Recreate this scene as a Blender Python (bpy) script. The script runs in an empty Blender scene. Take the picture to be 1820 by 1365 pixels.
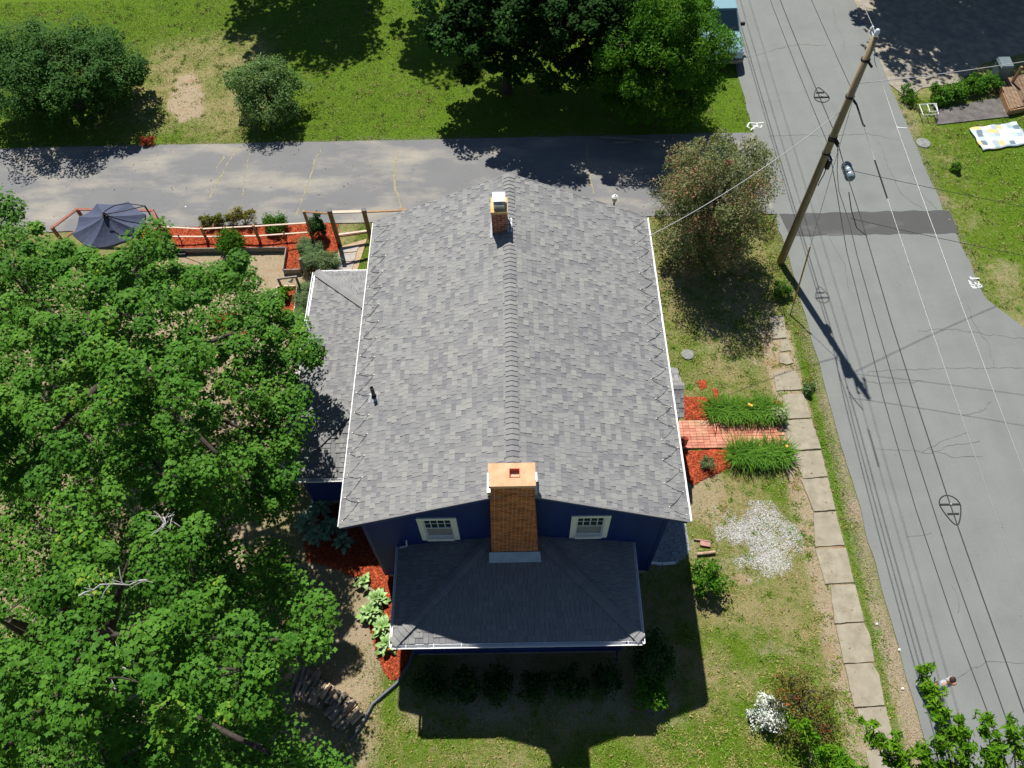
import bpy, math, random
import numpy as np
from mathutils import Vector, Matrix

# ------------------------------------------------------------------ scene, camera, sky, sun
sc = bpy.context.scene
COL = sc.collection
FPX, PITCH, ROLL, YAW = 1366.0, 57.917, -1.806, -0.863
CAM = Vector((-0.006, -7.014, 22.669))
SUN = Vector((-0.185, 0.64, 1.0)).normalized()

a_, r_, y_ = map(math.radians, (PITCH, ROLL, YAW))
FW = Vector((math.sin(y_) * math.cos(a_), math.cos(y_) * math.cos(a_), -math.sin(a_)))
RT0 = Vector((math.cos(y_), -math.sin(y_), 0))
UP0 = RT0.cross(FW)
RT = RT0 * math.cos(r_) + UP0 * math.sin(r_)
UP = UP0 * math.cos(r_) - RT0 * math.sin(r_)
cd = bpy.data.cameras.new('camera')
cd.sensor_width = 36.0
cd.lens = 36.0 * FPX / 1820.0
cd.clip_start, cd.clip_end = 0.1, 2000.0
cam = bpy.data.objects.new('camera', cd)
COL.objects.link(cam)
cam.matrix_world = Matrix(((RT.x, UP.x, -FW.x, CAM.x), (RT.y, UP.y, -FW.y, CAM.y),
                           (RT.z, UP.z, -FW.z, CAM.z), (0, 0, 0, 1)))
sc.camera = cam

wd = bpy.data.worlds.new('World')
sc.world = wd
wd.use_nodes = True
wn = wd.node_tree
bgn = wn.nodes['Background']
sky = wn.nodes.new('ShaderNodeTexSky')
sky.sky_type = 'NISHITA'
sky.sun_disc = False
sky.dust_density = 0.25
sky.ozone_density = 3.0
sky.sun_elevation = math.asin(SUN.z)
sky.sun_rotation = math.atan2(SUN.x, SUN.y)
wn.links.new(sky.outputs[0], bgn.inputs[0])
bgn.inputs[1].default_value = 0.05

sl = bpy.data.lights.new('sun', 'SUN')
sl.energy = 5.0
sl.angle = math.radians(0.53)
sl.color = (1.0, 0.95, 0.87)
so = bpy.data.objects.new('sun', sl)
COL.objects.link(so)
so.rotation_euler = SUN.to_track_quat('Z', 'Y').to_euler()
so.location = (0, 0, 40)

sc.view_settings.view_transform = 'Standard'
sc.view_settings.look = 'None'
sc.view_settings.exposure = 0.5
sc.view_settings.gamma = 1.0
sc.view_settings.use_curve_mapping = False
try:
    sc.cycles.max_bounces = 8
    sc.cycles.transparent_max_bounces = 8
except Exception:
    pass

R = random.Random(7)
NR = np.random.default_rng(7)


# ------------------------------------------------------------------ survey helpers
def P(px, py, z=0.0):
    """World point at height z seen at a photo pixel (used to measure the plot)."""
    d = FW * FPX + RT * (px - 910) - UP * (py - 682.5)
    return CAM + d * ((z - CAM.z) / d.z)


def proj(p):
    d = Vector(p) - CAM
    k = d.dot(FW)
    return 910 + FPX * d.dot(RT) / k, 682.5 - FPX * d.dot(UP) / k


def rise(base, tx, ty, hi=6.0):
    """Height of an upright standing at base whose top is seen at (tx, ty)."""
    best = min((math.hypot(*(np.array(proj((base[0], base[1], z))) - (tx, ty))), z) for z in np.arange(0.05, hi, 0.02))
    return float(best[1])


# ------------------------------------------------------------------ objects
ORG = {}


def tag(o, label=None, cat=None, group=None, kind=None):
    if label: o['label'] = label
    if cat: o['category'] = cat
    if group: o['group'] = group
    if kind: o['kind'] = kind
    return o


def thing(name, label, cat, loc, group=None):
    o = bpy.data.objects.new(name, None)
    COL.objects.link(o)
    o.empty_display_size = 0.2
    o.location = loc
    ORG[o.name] = Vector(loc)
    return tag(o, label, cat, group)


def link(name, me, parent=None, loc=None):
    o = bpy.data.objects.new(name, me)
    COL.objects.link(o)
    if parent:
        o.parent = parent
        ORG[o.name] = ORG[parent.name]
    else:
        ORG[o.name] = Vector(loc or (0, 0, 0))
    if loc is not None:
        o.location = Vector(loc) - (ORG[parent.name] if parent else Vector((0, 0, 0)))
    return o


class MB:
    """Collects faces in world space; build() links them as one mesh object."""

    def __init__(self):
        self.v, self.f, self.r, self.m = [], [], [], []
        self.rnd, self.mi = 0.5, 0

    def face(self, pts):
        n = len(self.v)
        self.v += [tuple(p) for p in pts]
        self.f.append(tuple(range(n, n + len(pts))))
        self.r.append(self.rnd)
        self.m.append(self.mi)

    def mesh(self, vs, fs):
        n = len(self.v)
        self.v += [tuple(p) for p in vs]
        for f in fs:
            self.f.append(tuple(i + n for i in f))
            self.r.append(self.rnd)
            self.m.append(self.mi)

    def hexa(self, b, t):
        self.mesh(list(b) + list(t), [(3, 2, 1, 0), (4, 5, 6, 7), (0, 1, 5, 4), (1, 2, 6, 5), (2, 3, 7, 6), (3, 0, 4, 7)])

    def box(self, x0, x1, y0, y1, z0, z1):
        self.hexa([(x0, y0, z0), (x1, y0, z0), (x1, y1, z0), (x0, y1, z0)],
                  [(x0, y0, z1), (x1, y0, z1), (x1, y1, z1), (x0, y1, z1)])

    def bar(self, p, q, w, h=None, up=(0, 0, 1)):
        """Rectangular bar from p to q, w wide, h deep along up."""
        p, q = Vector(p), Vector(q)
        h = w if h is None else h
        d = (q - p).normalized()
        u = Vector(up)
        if abs(d.dot(u)) > 0.98: u = Vector((0, 1, 0))
        s = d.cross(u).normalized()
        u = s.cross(d).normalized()
        c = [s * (w / 2) + u * (h / 2), s * (-w / 2) + u * (h / 2), s * (-w / 2) - u * (h / 2), s * (w / 2) - u * (h / 2)]
        self.hexa([p + k for k in c], [q + k for k in c])

    def tube(self, pts, rad, n=6, cap=True):
        pts = [Vector(p) for p in pts]
        rad = rad if isinstance(rad, (list, tuple)) else [rad] * len(pts)
        vs, fs = [], []
        for i, p in enumerate(pts):
            d = (pts[min(i + 1, len(pts) - 1)] - pts[max(i - 1, 0)])
            if d.length < 1e-9: d = Vector((0, 0, 1))
            d.normalize()
            s = d.cross(Vector((0, 0, 1)) if abs(d.z) < 0.95 else Vector((0, 1, 0))).normalized()
            u = s.cross(d)
            for k in range(n):
                a = 2 * math.pi * k / n
                vs.append(p + (s * math.cos(a) + u * math.sin(a)) * rad[i])
        for i in range(len(pts) - 1):
            for k in range(n):
                k2 = (k + 1) % n
                fs.append((i * n + k, i * n + k2, (i + 1) * n + k2, (i + 1) * n + k))
        if cap:
            fs.append(tuple(range(n)))
            fs.append(tuple((len(pts) - 1) * n + k for k in reversed(range(n))))
        self.mesh(vs, fs)

    def lathe(self, c, prof, n=16, axis='z'):
        vs, fs = [], []
        for (r, h) in prof:
            for k in range(n):
                a = 2 * math.pi * k / n
                x, y = r * math.cos(a), r * math.sin(a)
                q = (x, y, h) if axis == 'z' else ((h, x, y) if axis == 'x' else (x, h, y))
                vs.append((c[0] + q[0], c[1] + q[1], c[2] + q[2]))
        for i in range(len(prof) - 1):
            for k in range(n):
                k2 = (k + 1) % n
                fs.append((i * n + k, i * n + k2, (i + 1) * n + k2, (i + 1) * n + k))
        fs.append(tuple(range(n)))
        fs.append(tuple((len(prof) - 1) * n + k for k in reversed(range(n))))
        self.mesh(vs, fs)

    def loft(self, secs, closed=True):
        n = len(secs[0])
        vs = [p for s in secs for p in s]
        fs = []
        for i in range(len(secs) - 1):
            for k in range(n if closed else n - 1):
                k2 = (k + 1) % n
                fs.append((i * n + k, i * n + k2, (i + 1) * n + k2, (i + 1) * n + k))
        if closed:
            fs.append(tuple(range(n)))
            fs.append(tuple((len(secs) - 1) * n + k for k in reversed(range(n))))
        self.mesh(vs, fs)

    def prism(self, poly, z0, z1):
        n = len(poly)
        vs = [(p[0], p[1], z0) for p in poly] + [(p[0], p[1], z1) for p in poly]
        fs = [tuple(reversed(range(n))), tuple(range(n, 2 * n))]
        fs += [(k, (k + 1) % n, n + (k + 1) % n, n + k) for k in range(n)]
        self.mesh(vs, fs)

    def build(self, name, mat, parent=None, smooth=False, loc=None, fix=True):
        o0 = ORG[parent.name] if parent else Vector(loc or (0, 0, 0))
        me = bpy.data.meshes.new(name)
        me.from_pydata([(x - o0.x, y - o0.y, z - o0.z) for (x, y, z) in self.v], [], self.f)
        for m in (mat if isinstance(mat, (list, tuple)) else [mat]):
            me.materials.append(m)
        if isinstance(mat, (list, tuple)):
            me.polygons.foreach_set('material_index', self.m)
        at = me.attributes.new('rnd', 'FLOAT', 'FACE')
        at.data.foreach_set('value', self.r)
        if smooth:
            me.polygons.foreach_set('use_smooth', [True] * len(me.polygons))
        if fix:
            import bmesh
            bm = bmesh.new()
            bm.from_mesh(me)
            bmesh.ops.recalc_face_normals(bm, faces=bm.faces)
            bm.to_mesh(me)
            bm.free()
        me.update()
        o = bpy.data.objects.new(name, me)
        COL.objects.link(o)
        if parent:
            o.parent = parent
        else:
            o.location = o0
        ORG[o.name] = o0
        return o


def np_mesh(name, V, F, mat, parent=None, rnd=None, smooth=False, pattr=None, loc=None):
    """Mesh object from numpy arrays (faces all of one size)."""
    o0 = ORG[parent.name] if parent else Vector(loc or (0, 0, 0))
    V = np.asarray(V, np.float32) - np.array(o0, np.float32)
    F = np.asarray(F, np.int32)
    me = bpy.data.meshes.new(name)
    me.vertices.add(len(V))
    me.vertices.foreach_set('co', V.ravel())
    me.loops.add(F.size)
    me.loops.foreach_set('vertex_index', F.ravel())
    me.polygons.add(len(F))
    me.polygons.foreach_set('loop_start', np.arange(0, F.size, F.shape[1], dtype=np.int32))
    if smooth:
        me.polygons.foreach_set('use_smooth', np.ones(len(F), bool))
    me.materials.append(mat)
    if rnd is not None:
        a = me.attributes.new('rnd', 'FLOAT', 'FACE')
        a.data.foreach_set('value', np.asarray(rnd, np.float32))
    for k, val in (pattr or {}).items():
        a = me.attributes.new(k, 'FLOAT', 'POINT')
        a.data.foreach_set('value', np.asarray(val, np.float32))
    me.update(calc_edges=True)
    o = bpy.data.objects.new(name, me)
    COL.objects.link(o)
    if parent:
        o.parent = parent
    else:
        o.location = o0
    ORG[o.name] = o0
    return o


def frames(nrm, spin):
    """Orthonormal frames (N,3,3) whose third axis is nrm, turned by spin."""
    n = nrm / np.linalg.norm(nrm, axis=1, keepdims=True)
    ref = np.where(np.abs(n[:, 2:3]) < 0.9, np.array([[0, 0, 1.0]]), np.array([[1.0, 0, 0]]))
    x = np.cross(ref, n)
    x /= np.linalg.norm(x, axis=1, keepdims=True)
    y = np.cross(n, x)
    c, s = np.cos(spin)[:, None], np.sin(spin)[:, None]
    return np.stack([x * c + y * s, y * c - x * s, n], axis=1)


def scatter(tv, tf, pos, nrm, size, spin=None):
    """Copies of a template (verts tv, faces tf) -> V, F arrays."""
    N = len(pos)
    spin = NR.uniform(0, 6.283, N) if spin is None else spin
    fr = frames(nrm, spin)
    V = np.einsum('ka,nab->nkb', tv, fr) * np.asarray(size)[:, None, None] + pos[:, None, :]
    F = tf[None] + (np.arange(N) * len(tv))[:, None, None]
    return V.reshape(-1, 3), F.reshape(-1, tf.shape[1])


# ------------------------------------------------------------------ materials
def nodes(name):
    m = bpy.data.materials.new(name)
    m.use_nodes = True
    nt = m.node_tree
    return m, nt, nt.nodes['Principled BSDF']


def nn(nt, typ, **kw):
    n = nt.nodes.new(typ)
    for k, v in kw.items():
        if k.startswith('i_'):
            n.inputs[k[2:].replace('_', ' ')].default_value = v
        else:
            setattr(n, k, v)
    return n


def mixc(nt, fac, a, b, mode='MIX'):
    n = nn(nt, 'ShaderNodeMix', data_type='RGBA', blend_type=mode)
    for s, v in ((0, fac), (6, a), (7, b)):
        if isinstance(v, (int, float)):
            n.inputs[s].default_value = v
        elif isinstance(v, (tuple, list)):
            n.inputs[s].default_value = (*v[:3], 1)
        else:
            nt.links.new(v, n.inputs[s])
    return n.outputs[2]


def math_(nt, op, a, b=0.0, c=None, clamp=False):
    n = nn(nt, 'ShaderNodeMath', operation=op, use_clamp=clamp)
    for s, v in ((0, a), (1, b), (2, c)):
        if v is None: continue
        if isinstance(v, (int, float)):
            n.inputs[s].default_value = v
        else:
            nt.links.new(v, n.inputs[s])
    return n.outputs[0]


def ramp(nt, fac, lo, hi):
    n = nn(nt, 'ShaderNodeMapRange')
    nt.links.new(fac, n.inputs[0])
    n.inputs[1].default_value, n.inputs[2].default_value = lo, hi
    return n.outputs[0]


def pos(nt, stretch=None):
    g = nn(nt, 'ShaderNodeNewGeometry').outputs['Position']
    if stretch:
        v = nn(nt, 'ShaderNodeVectorMath', operation='MULTIPLY')
        nt.links.new(g, v.inputs[0])
        v.inputs[1].default_value = stretch
        g = v.outputs[0]
    return g


def noise(nt, vec, scale, detail=5, rough=0.6):
    n = nn(nt, 'ShaderNodeTexNoise')
    nt.links.new(vec, n.inputs['Vector'])
    n.inputs['Scale'].default_value = scale
    n.inputs['Detail'].default_value = detail
    n.inputs['Roughness'].default_value = rough
    return n.outputs['Fac']


def attr(nt, name):
    return nn(nt, 'ShaderNodeAttribute', attribute_name=name).outputs['Fac']


def bumpn(nt, bsdf, h, strength, dist=0.02):
    b = nn(nt, 'ShaderNodeBump')
    b.inputs['Strength'].default_value = strength
    b.inputs['Distance'].default_value = dist
    nt.links.new(h, b.inputs['Height'])
    nt.links.new(b.outputs[0], bsdf.inputs['Normal'])


def M(name, c1, c2=None, scale=6, detail=5, rough=0.8, bump=0.0, bscale=None, rnd=None, rv=0.25, spec=0.3, metal=0.0,
      lo=0.35, hi=0.65, stretch=None, bdist=0.02, c3=None):
    m, nt, b = nodes(name)
    pv = pos(nt, stretch)
    col = None
    if c2:
        col = mixc(nt, ramp(nt, noise(nt, pv, scale, detail), lo, hi), c1, c2)
    if c3:
        col = mixc(nt, ramp(nt, noise(nt, pv, scale * 0.31, 3), 0.52, 0.7), col, c3)
    if rnd:
        r = attr(nt, 'rnd') if rnd == 'attr' else nn(nt, 'ShaderNodeObjectInfo').outputs['Random']
        k = math_(nt, 'MULTIPLY_ADD', r, 2 * rv, 1 - rv)
        hsv = nn(nt, 'ShaderNodeHueSaturation')
        nt.links.new(k, hsv.inputs['Value'])
        if col is None:
            hsv.inputs['Color'].default_value = (*c1, 1)
        else:
            nt.links.new(col, hsv.inputs['Color'])
        col = hsv.outputs[0]
    if col is None:
        b.inputs['Base Color'].default_value = (*c1, 1)
    else:
        nt.links.new(col, b.inputs['Base Color'])
    b.inputs['Roughness'].default_value = rough
    b.inputs['Specular IOR Level'].default_value = spec
    b.inputs['Metallic'].default_value = metal
    if bump:
        bumpn(nt, b, noise(nt, pv, bscale or scale * 6, 4), bump, bdist)
    return m


def leafmat(name, c1, c2, c3=None, p3=0.93, trans=0.25, rough=0.65, spec=0.08, back=0.0):
    """Leaves: colour by the per-leaf value, some light passing through."""
    m, nt, b = nodes(name)
    r = attr(nt, 'rnd')
    col = mixc(nt, r, c1, c2)
    if c3:
        col = mixc(nt, ramp(nt, r, p3, p3 + 0.02), col, c3)
    pv = pos(nt)
    col = mixc(nt, ramp(nt, noise(nt, pv, 1.1, 2), 0.35, 0.7), col, mixc(nt, 1.0, col, (0.72, 0.85, 0.8), 'MULTIPLY'))
    nt.links.new(col, b.inputs['Base Color'])
    b.inputs['Roughness'].default_value = rough
    b.inputs['Specular IOR Level'].default_value = spec
    t = nn(nt, 'ShaderNodeBsdfTranslucent')
    nt.links.new(mixc(nt, 1.0, col, (1.25, 1.35, 0.5), 'MULTIPLY'), t.inputs[0])
    ms = nn(nt, 'ShaderNodeMixShader')
    ms.inputs[0].default_value = trans
    nt.links.new(b.outputs[0], ms.inputs[1])
    nt.links.new(t.outputs[0], ms.inputs[2])
    nt.links.new(ms.outputs[0], nt.nodes['Material Output'].inputs[0])
    return m


# ------------------------------------------------------------------ ground
def vnoise(x, y, scale, seed):
    g = np.random.default_rng(seed).random((257, 257))
    u, v = (np.asarray(x) / scale + 1000.37), (np.asarray(y) / scale + 1000.71)
    i, j = np.floor(u).astype(int), np.floor(v).astype(int)
    a, b = u - i, v - j
    a, b = a * a * (3 - 2 * a), b * b * (3 - 2 * b)
    i, j = i % 256, j % 256
    return (g[i, j] * (1 - a) + g[i + 1, j] * a) * (1 - b) + (g[i, j + 1] * (1 - a) + g[i + 1, j + 1] * a) * b


def fbm(x, y, scale, seed):
    return (vnoise(x, y, scale, seed) * 0.5 + vnoise(x, y, scale / 2.1, seed + 1) * 0.3 + vnoise(x, y, scale / 4.3, seed + 2) * 0.2)


def inpoly(x, y, poly):
    x, y = np.asarray(x), np.asarray(y)
    r = np.zeros(x.shape, bool)
    n = len(poly)
    for k in range(n):
        x0, y0 = poly[k][:2]
        x1, y1 = poly[(k + 1) % n][:2]
        if y0 == y1: continue
        c = ((y0 > y) != (y1 > y)) & (x < (x1 - x0) * (y - y0) / (y1 - y0) + x0)
        r ^= c
    return r


def dpoly(x, y, poly):
    """Distance to the outline."""
    d = np.full(np.shape(x), 1e9)
    n = len(poly)
    for k in range(n):
        x0, y0 = poly[k][:2]
        x1, y1 = poly[(k + 1) % n][:2]
        dx, dy = x1 - x0, y1 - y0
        t = np.clip(((x - x0) * dx + (y - y0) * dy) / (dx * dx + dy * dy + 1e-9), 0, 1)
        d = np.minimum(d, np.hypot(x - x0 - t * dx, y - y0 - t * dy))
    return d


def PP(*q, z=0.0):
    return [tuple(P(a, b, z)[:2]) for a, b in q]


def soft(x, y, x0, x1, y0, y1, s=0.6):
    f = lambda v, a, b: 1 / (1 + np.exp(-np.clip((v - a) / s * 4, -40, 40))) * 1 / (1 + np.exp(-np.clip((b - v) / s * 4, -40, 40)))
    return f(x, x0, x1) * f(y, y0, y1)


BARE = PP((303, 128), (345, 124), (358, 150), (367, 205), (318, 212), (300, 190))
NDRIVE = [(17.15, 33), (17.15, 22.9), (17.7, 21.9), (18.5, 22.6), (20.2, 22.9), (21.9, 24.3), (26, 25.6), (40, 26), (40, 33)]
SLABWALK = PP((1660, 197), (1780, 172), (1797, 207), (1665, 222))


def weights(x, y):
    n1, n2, n3 = fbm(x, y, 3.0, 3), fbm(x, y, 1.1, 11), fbm(x, y, 7.0, 23)
    lush = np.full(x.shape, 0.45)
    bare = np.zeros(x.shape)
    top = soft(x, y, -60, 10.6, 19.8, 80, .2)
    lush = lush + top * (0.42 + 0.22 * (n1 - .5) - soft(x, y, -18.4, -11.5, 20.2, 27.6, 2.4) * .6 * (n2 + .35))
    bare = np.maximum(bare, np.clip((0.14 - np.where(inpoly(x, y, BARE), -1, 1) * dpoly(x, y, BARE) - 1.1 * (n2 - .5)) * 2.6, 0, 1) * .95)
    # front yard: thin and dry, worn beside the walk and by the house
    fy = soft(x, y, 3.8, 9.1, -12, 14.6, .5)
    lush = lush + fy * 0.10 + fy * ((n1 - .5) * .9 + (n2 - .5) * .6)
    bare = np.maximum(bare, fy * np.clip((n2 - .58) * 3.0, 0, .75))
    bare = np.maximum(bare, soft(x, y, 4.9, 6.6, 1.9, 4.0, .5) * .62)
    bare = np.maximum(bare, soft(x, y, 8.5, 8.95, -6, 4.3, .25) * (.45 + .6 * n2))
    bare = np.maximum(bare, soft(x, y, 6.3, 9.7, 7.2, 13.6, .8) * (.05 + .8 * n1))
    # strip between footway and road
    vg = soft(x, y, 9.75, 10.75, -12, 15.2, .12)
    lush = lush + vg * (.22 + .3 * (n1 - .5)) + soft(x, y, 9.78, 10.2, -12, 8.0, .25) * .9 * (n2 - .1)
    bare = np.maximum(bare, soft(x, y, 10.05, 10.8, -9, 8.4, .3) * np.clip(-.15 + 1.3 * n1 + .7 * (n2 - .4), 0, 1))
    bare = np.maximum(bare, soft(x, y, 9.8, 10.6, 8.0, 13.5, .2) * np.clip(-.1 + .8 * n2, 0, 1))
    lush = lush + soft(x, y, 9.0, 10.4, 20, 40, .4) * .1
    bare = np.maximum(bare, soft(x, y, 8.72, 9.92, -7, 9.5, .12) * (.7 + .3 * n2))
    # left yard under the maples
    ly = soft(x, y, -60, -3.9, -30, 12.4, .5)
    bare = np.maximum(bare, ly * np.clip(.55 + .9 * (n1 - .4), 0, 1))
    bare = np.maximum(bare, soft(x, y, -15, -8.2, 8, 13.6, .3) * np.clip(.45 + .7 * n2, 0, 1))
    # behind the wing beside the gate path
    gp = soft(x, y, -6.3, -4.3, 10.1, 15.0, .2)
    lush = lush + gp * .25
    bare = bare * (1 - gp * .8)
    # south lawn
    sy = soft(x, y, -4.2, 9.0, -30, -1.2, .6)
    lush = lush + sy * (.14 + .9 * (n1 - .5) + .5 * (n2 - .5))
    bare = np.maximum(bare, soft(x, y, -3.6, 4.4, -4.0, -1.0, .5) * np.clip(.1 + .9 * n2, 0, 1))
    # across the road
    fr = soft(x, y, 17.1, 60, -30, 22.0, .15)
    lush = lush + fr * (.42 * soft(x, y, 19.0, 60, 0, 21.5, .8) + .18 * (n1 - .5))
    bare = np.maximum(bare, soft(x, y, 17.0, 18.9, 12.6, 22, .5) * np.clip(-.3 + 1.25 * n2, 0, 1))
    lush = lush + soft(x, y, 17.0, 18.9, 9, 22, .5) * (.25 + .6 * (n1 - .5))
    bare = np.maximum(bare, soft(x, y, 17.6, 19.4, 6, 13.5, .5) * np.clip(-.3 + 1.1 * n2, 0, 1))
    return np.clip(lush + .2 * (n3 - .5), 0, 1), np.clip(bare, 0, 1)


xs = np.concatenate([[-420, -160, -70, -40], np.arange(-29, 29, .14), [36, 70, 160, 420]])
ys = np.concatenate([[-420, -160, -60, -20], np.arange(-9, 33, .14), [40, 70, 160, 420]])
gx, gy = np.meshgrid(xs, ys, indexing='ij')
gz = -0.05 + 0.035 * fbm(gx, gy, .9, 51)
wl, wb = weights(gx, gy)
ni, nj = gx.shape
idx = np.arange(ni * nj).reshape(ni, nj)
GF = np.stack([idx[:-1, :-1], idx[1:, :-1], idx[1:, 1:], idx[:-1, 1:]], -1).reshape(-1, 4)

m, nt, b = nodes('ground_soil_grass')
pv = pos(nt)
nf, nm, nl = noise(nt, pv, 26, 6, .7), noise(nt, pv, 5, 5, .65), noise(nt, pv, 90, 3, .7)
lu = math_(nt, 'ADD', attr(nt, 'lush'), math_(nt, 'MULTIPLY_ADD', nm, 1.0, -0.5))
gr = mixc(nt, ramp(nt, nf, .3, .7), (0.095, 0.17, 0.011), (0.145, 0.25, 0.017))
dry = mixc(nt, ramp(nt, nf, .3, .7), (0.27, 0.235, 0.10), (0.42, 0.36, 0.19))
soil = mixc(nt, ramp(nt, nf, .3, .7), (0.35, 0.275, 0.18), (0.55, 0.45, 0.31))
soil = mixc(nt, ramp(nt, noise(nt, pv, 1.3, 3), .56, .75), soil, (0.42, 0.27, 0.16))
c = mixc(nt, ramp(nt, lu, .3, .72), dry, gr)
bw = math_(nt, 'ADD', attr(nt, 'bare'), math_(nt, 'MULTIPLY_ADD', nf, .8, -0.4))
c = mixc(nt, ramp(nt, bw, .3, .75), c, soil)
nt.links.new(c, b.inputs['Base Color'])
b.inputs['Roughness'].default_value = .95
b.inputs['Specular IOR Level'].default_value = .12
bumpn(nt, b, math_(nt, 'ADD', nf, nl), .9, .05)
ground = np_mesh('ground', np.stack([gx, gy, gz], -1).reshape(-1, 3), GF, m, smooth=True, pattr={'lush': wl.ravel(), 'bare': wb.ravel()})
tag(ground, 'lawn and bare soil around the house', 'ground', kind='structure')


# ------------------------------------------------------------------ road, drive, footway
def asphalt(name, c1, c2, stain=None, slo=.5, shi=.7, sscale=.6, bump=.35, tracks=False):
    m, nt, b = nodes(name)
    pv = pos(nt)
    c = mixc(nt, ramp(nt, noise(nt, pv, 70, 3, .8), .3, .7), c1, c2)
    c = mixc(nt, math_(nt, 'MULTIPLY', ramp(nt, noise(nt, pv, .9, 5), .35, .75), .45), c, mixc(nt, 1.0, c, (.74, .75, .78), 'MULTIPLY'))
    if stain:
        f = ramp(nt, noise(nt, pos(nt, (.55, 1.3, 1)), sscale, 6, .62), slo, shi)
        c = mixc(nt, math_(nt, 'MULTIPLY', f, .85), c, stain)
    if tracks:
        f = ramp(nt, noise(nt, pos(nt, (1.1, .05, 1)), 1.3, 4), .3, .7)
        c = mixc(nt, math_(nt, 'MULTIPLY', f, .35), c, mixc(nt, 1.0, c, (.78, .79, .8), 'MULTIPLY'))
        sp_ = ramp(nt, noise(nt, pv, 7, 2, .4), .73, .78)
        c = mixc(nt, math_(nt, 'MULTIPLY', sp_, .35), c, (.07, .07, .07))
    nt.links.new(c, b.inputs['Base Color'])
    b.inputs['Roughness'].default_value = .85
    b.inputs['Specular IOR Level'].default_value = .25
    bumpn(nt, b, noise(nt, pv, 120, 3, .8), bump, .01)
    return m


def road_strip(name, ysr, xl, xr, z, mat, nx=8, kind='structure', wob=.07, seed=5):
    ysr = np.asarray(ysr)
    L = np.array([xl(y) for y in ysr]) + wob * (fbm(ysr, ysr * 0, .9, seed) - .5) * 2
    Rr = np.array([xr(y) for y in ysr]) + wob * (fbm(ysr, ysr * 0 + 9, .9, seed + 4) - .5) * 2
    t = np.linspace(0, 1, nx)[None]
    X = L[:, None] * (1 - t) + Rr[:, None] * t
    Y = np.repeat(ysr[:, None], nx, 1)
    Z = z + 0.03 * (1 - (2 * t - 1) ** 2) + 0 * X
    i = np.arange(X.size).reshape(X.shape)
    F = np.stack([i[:-1, :-1], i[:-1, 1:], i[1:, 1:], i[1:, :-1]], -1).reshape(-1, 4)
    return tag(np_mesh(name, np.stack([X, Y, Z], -1).reshape(-1, 3), F, mat, smooth=True), kind=kind)


m_road = asphalt('road_asphalt', (.160, .172, .165), (.226, .24, .230), (.15, .155, .15), .55, .85, .35, tracks=True)
xl = lambda y: 10.42 + (0.0 if y > 14 else .012 * (14 - y)) + (.06 if y < 14 else 0)
xr = lambda y: 17.15 + (0.12 if y < 14 else 0) + max(0, min(1, (10.6 - y) / 2.4)) * 1.6
road = road_strip('road', np.arange(-45, 130, .3), xl, xr, .006, m_road)
tag(road, 'grey asphalt road running past the house', 'road')

m_drive = asphalt('driveway_asphalt', (.145, .148, .155), (.20, .203, .205), (.42, .38, .30), .48, .78, .5)
dx = np.arange(-45, 10.62, .25)
tt = np.linspace(0, 1, 14)
lo = 15.02 + .12 * (fbm(dx, dx * 0, 1.3, 71) - .5) + np.clip((-dx - 9) * .02, 0, .4) * -1
hi = 19.86 + .10 * (fbm(dx, dx * 0, 1.0, 77) - .5)
DX = np.repeat(dx[:, None], 14, 1)
DY = lo[:, None] * (1 - tt) + hi[:, None] * tt
i_ = np.arange(DX.size).reshape(DX.shape)
DFc = np.stack([i_[:-1, :-1], i_[1:, :-1], i_[1:, 1:], i_[:-1, 1:]], -1).reshape(-1, 4)
drive = tag(np_mesh('driveway', np.stack([DX, DY, .004 + 0 * DX], -1).reshape(-1, 3), DFc, m_drive), 'cracked asphalt driveway behind the house', 'driveway', kind='structure')


def sheet(name, poly, z, mat, parent=None, kind='structure', label=None, cat=None, drop=.06):
    mb = MB()
    mb.prism([p[:2] for p in poly], z - drop, z)
    o = mb.build(name, mat, parent)
    return tag(o, label, cat, kind=None if parent else kind)


m_patch = asphalt('patch_asphalt', (.062, .066, .066), (.095, .098, .096), (.15, .15, .145), .55, .8, .8)
PATCH = PP((1385, 381), (1688, 374), (1704, 415), (1404, 421))
nq = 24
V = []
for i in range(nq + 1):
    t = i / nq
    for s in (0, 1):
        A, B = Vector(PATCH[0]).lerp(Vector(PATCH[1]), t), Vector(PATCH[3]).lerp(Vector(PATCH[2]), t)
        q = A if s else B
        u = (q.x - xl(q.y)) / (xr(q.y) - xl(q.y))
        V.append((q.x, q.y + .03 * math.sin(i * 1.7 + s), .0105 + .03 * (1 - (2 * u - 1) ** 2)))
F = [(2 * i, 2 * i + 2, 2 * i + 3, 2 * i + 1) for i in range(nq)]
patch = tag(np_mesh('road_patch', V, F, m_patch), 'dark asphalt trench patch across the road', 'road patch', kind='structure')

m_conc = M('old_concrete', (.235, .21, .155), (.33, .30, .23), scale=3.2, detail=8, rough=.9, bump=.4, bscale=45, c3=(.28, .255, .20))
m_nd = M('worn_shadowed_drive', (.20, .18, .145), (.33, .30, .24), scale=2.6, detail=8, rough=.9, bump=.5, bscale=30, c3=(.2, .19, .17))  # tone lowered all over to stand in for branch shadow
tag(sheet('neighbour_driveway', NDRIVE, .004, m_nd), 'pale worn driveway across the road in tree shade', 'driveway')
m_dslab = M('dark_slab', (.085, .08, .078), (.15, .14, .135), scale=3, detail=8, rough=.9, bump=.4, bscale=40)
tag(sheet('path', SLABWALK, .02, m_dslab), 'dark asphalt path beside the picnic mat', 'path')


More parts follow.
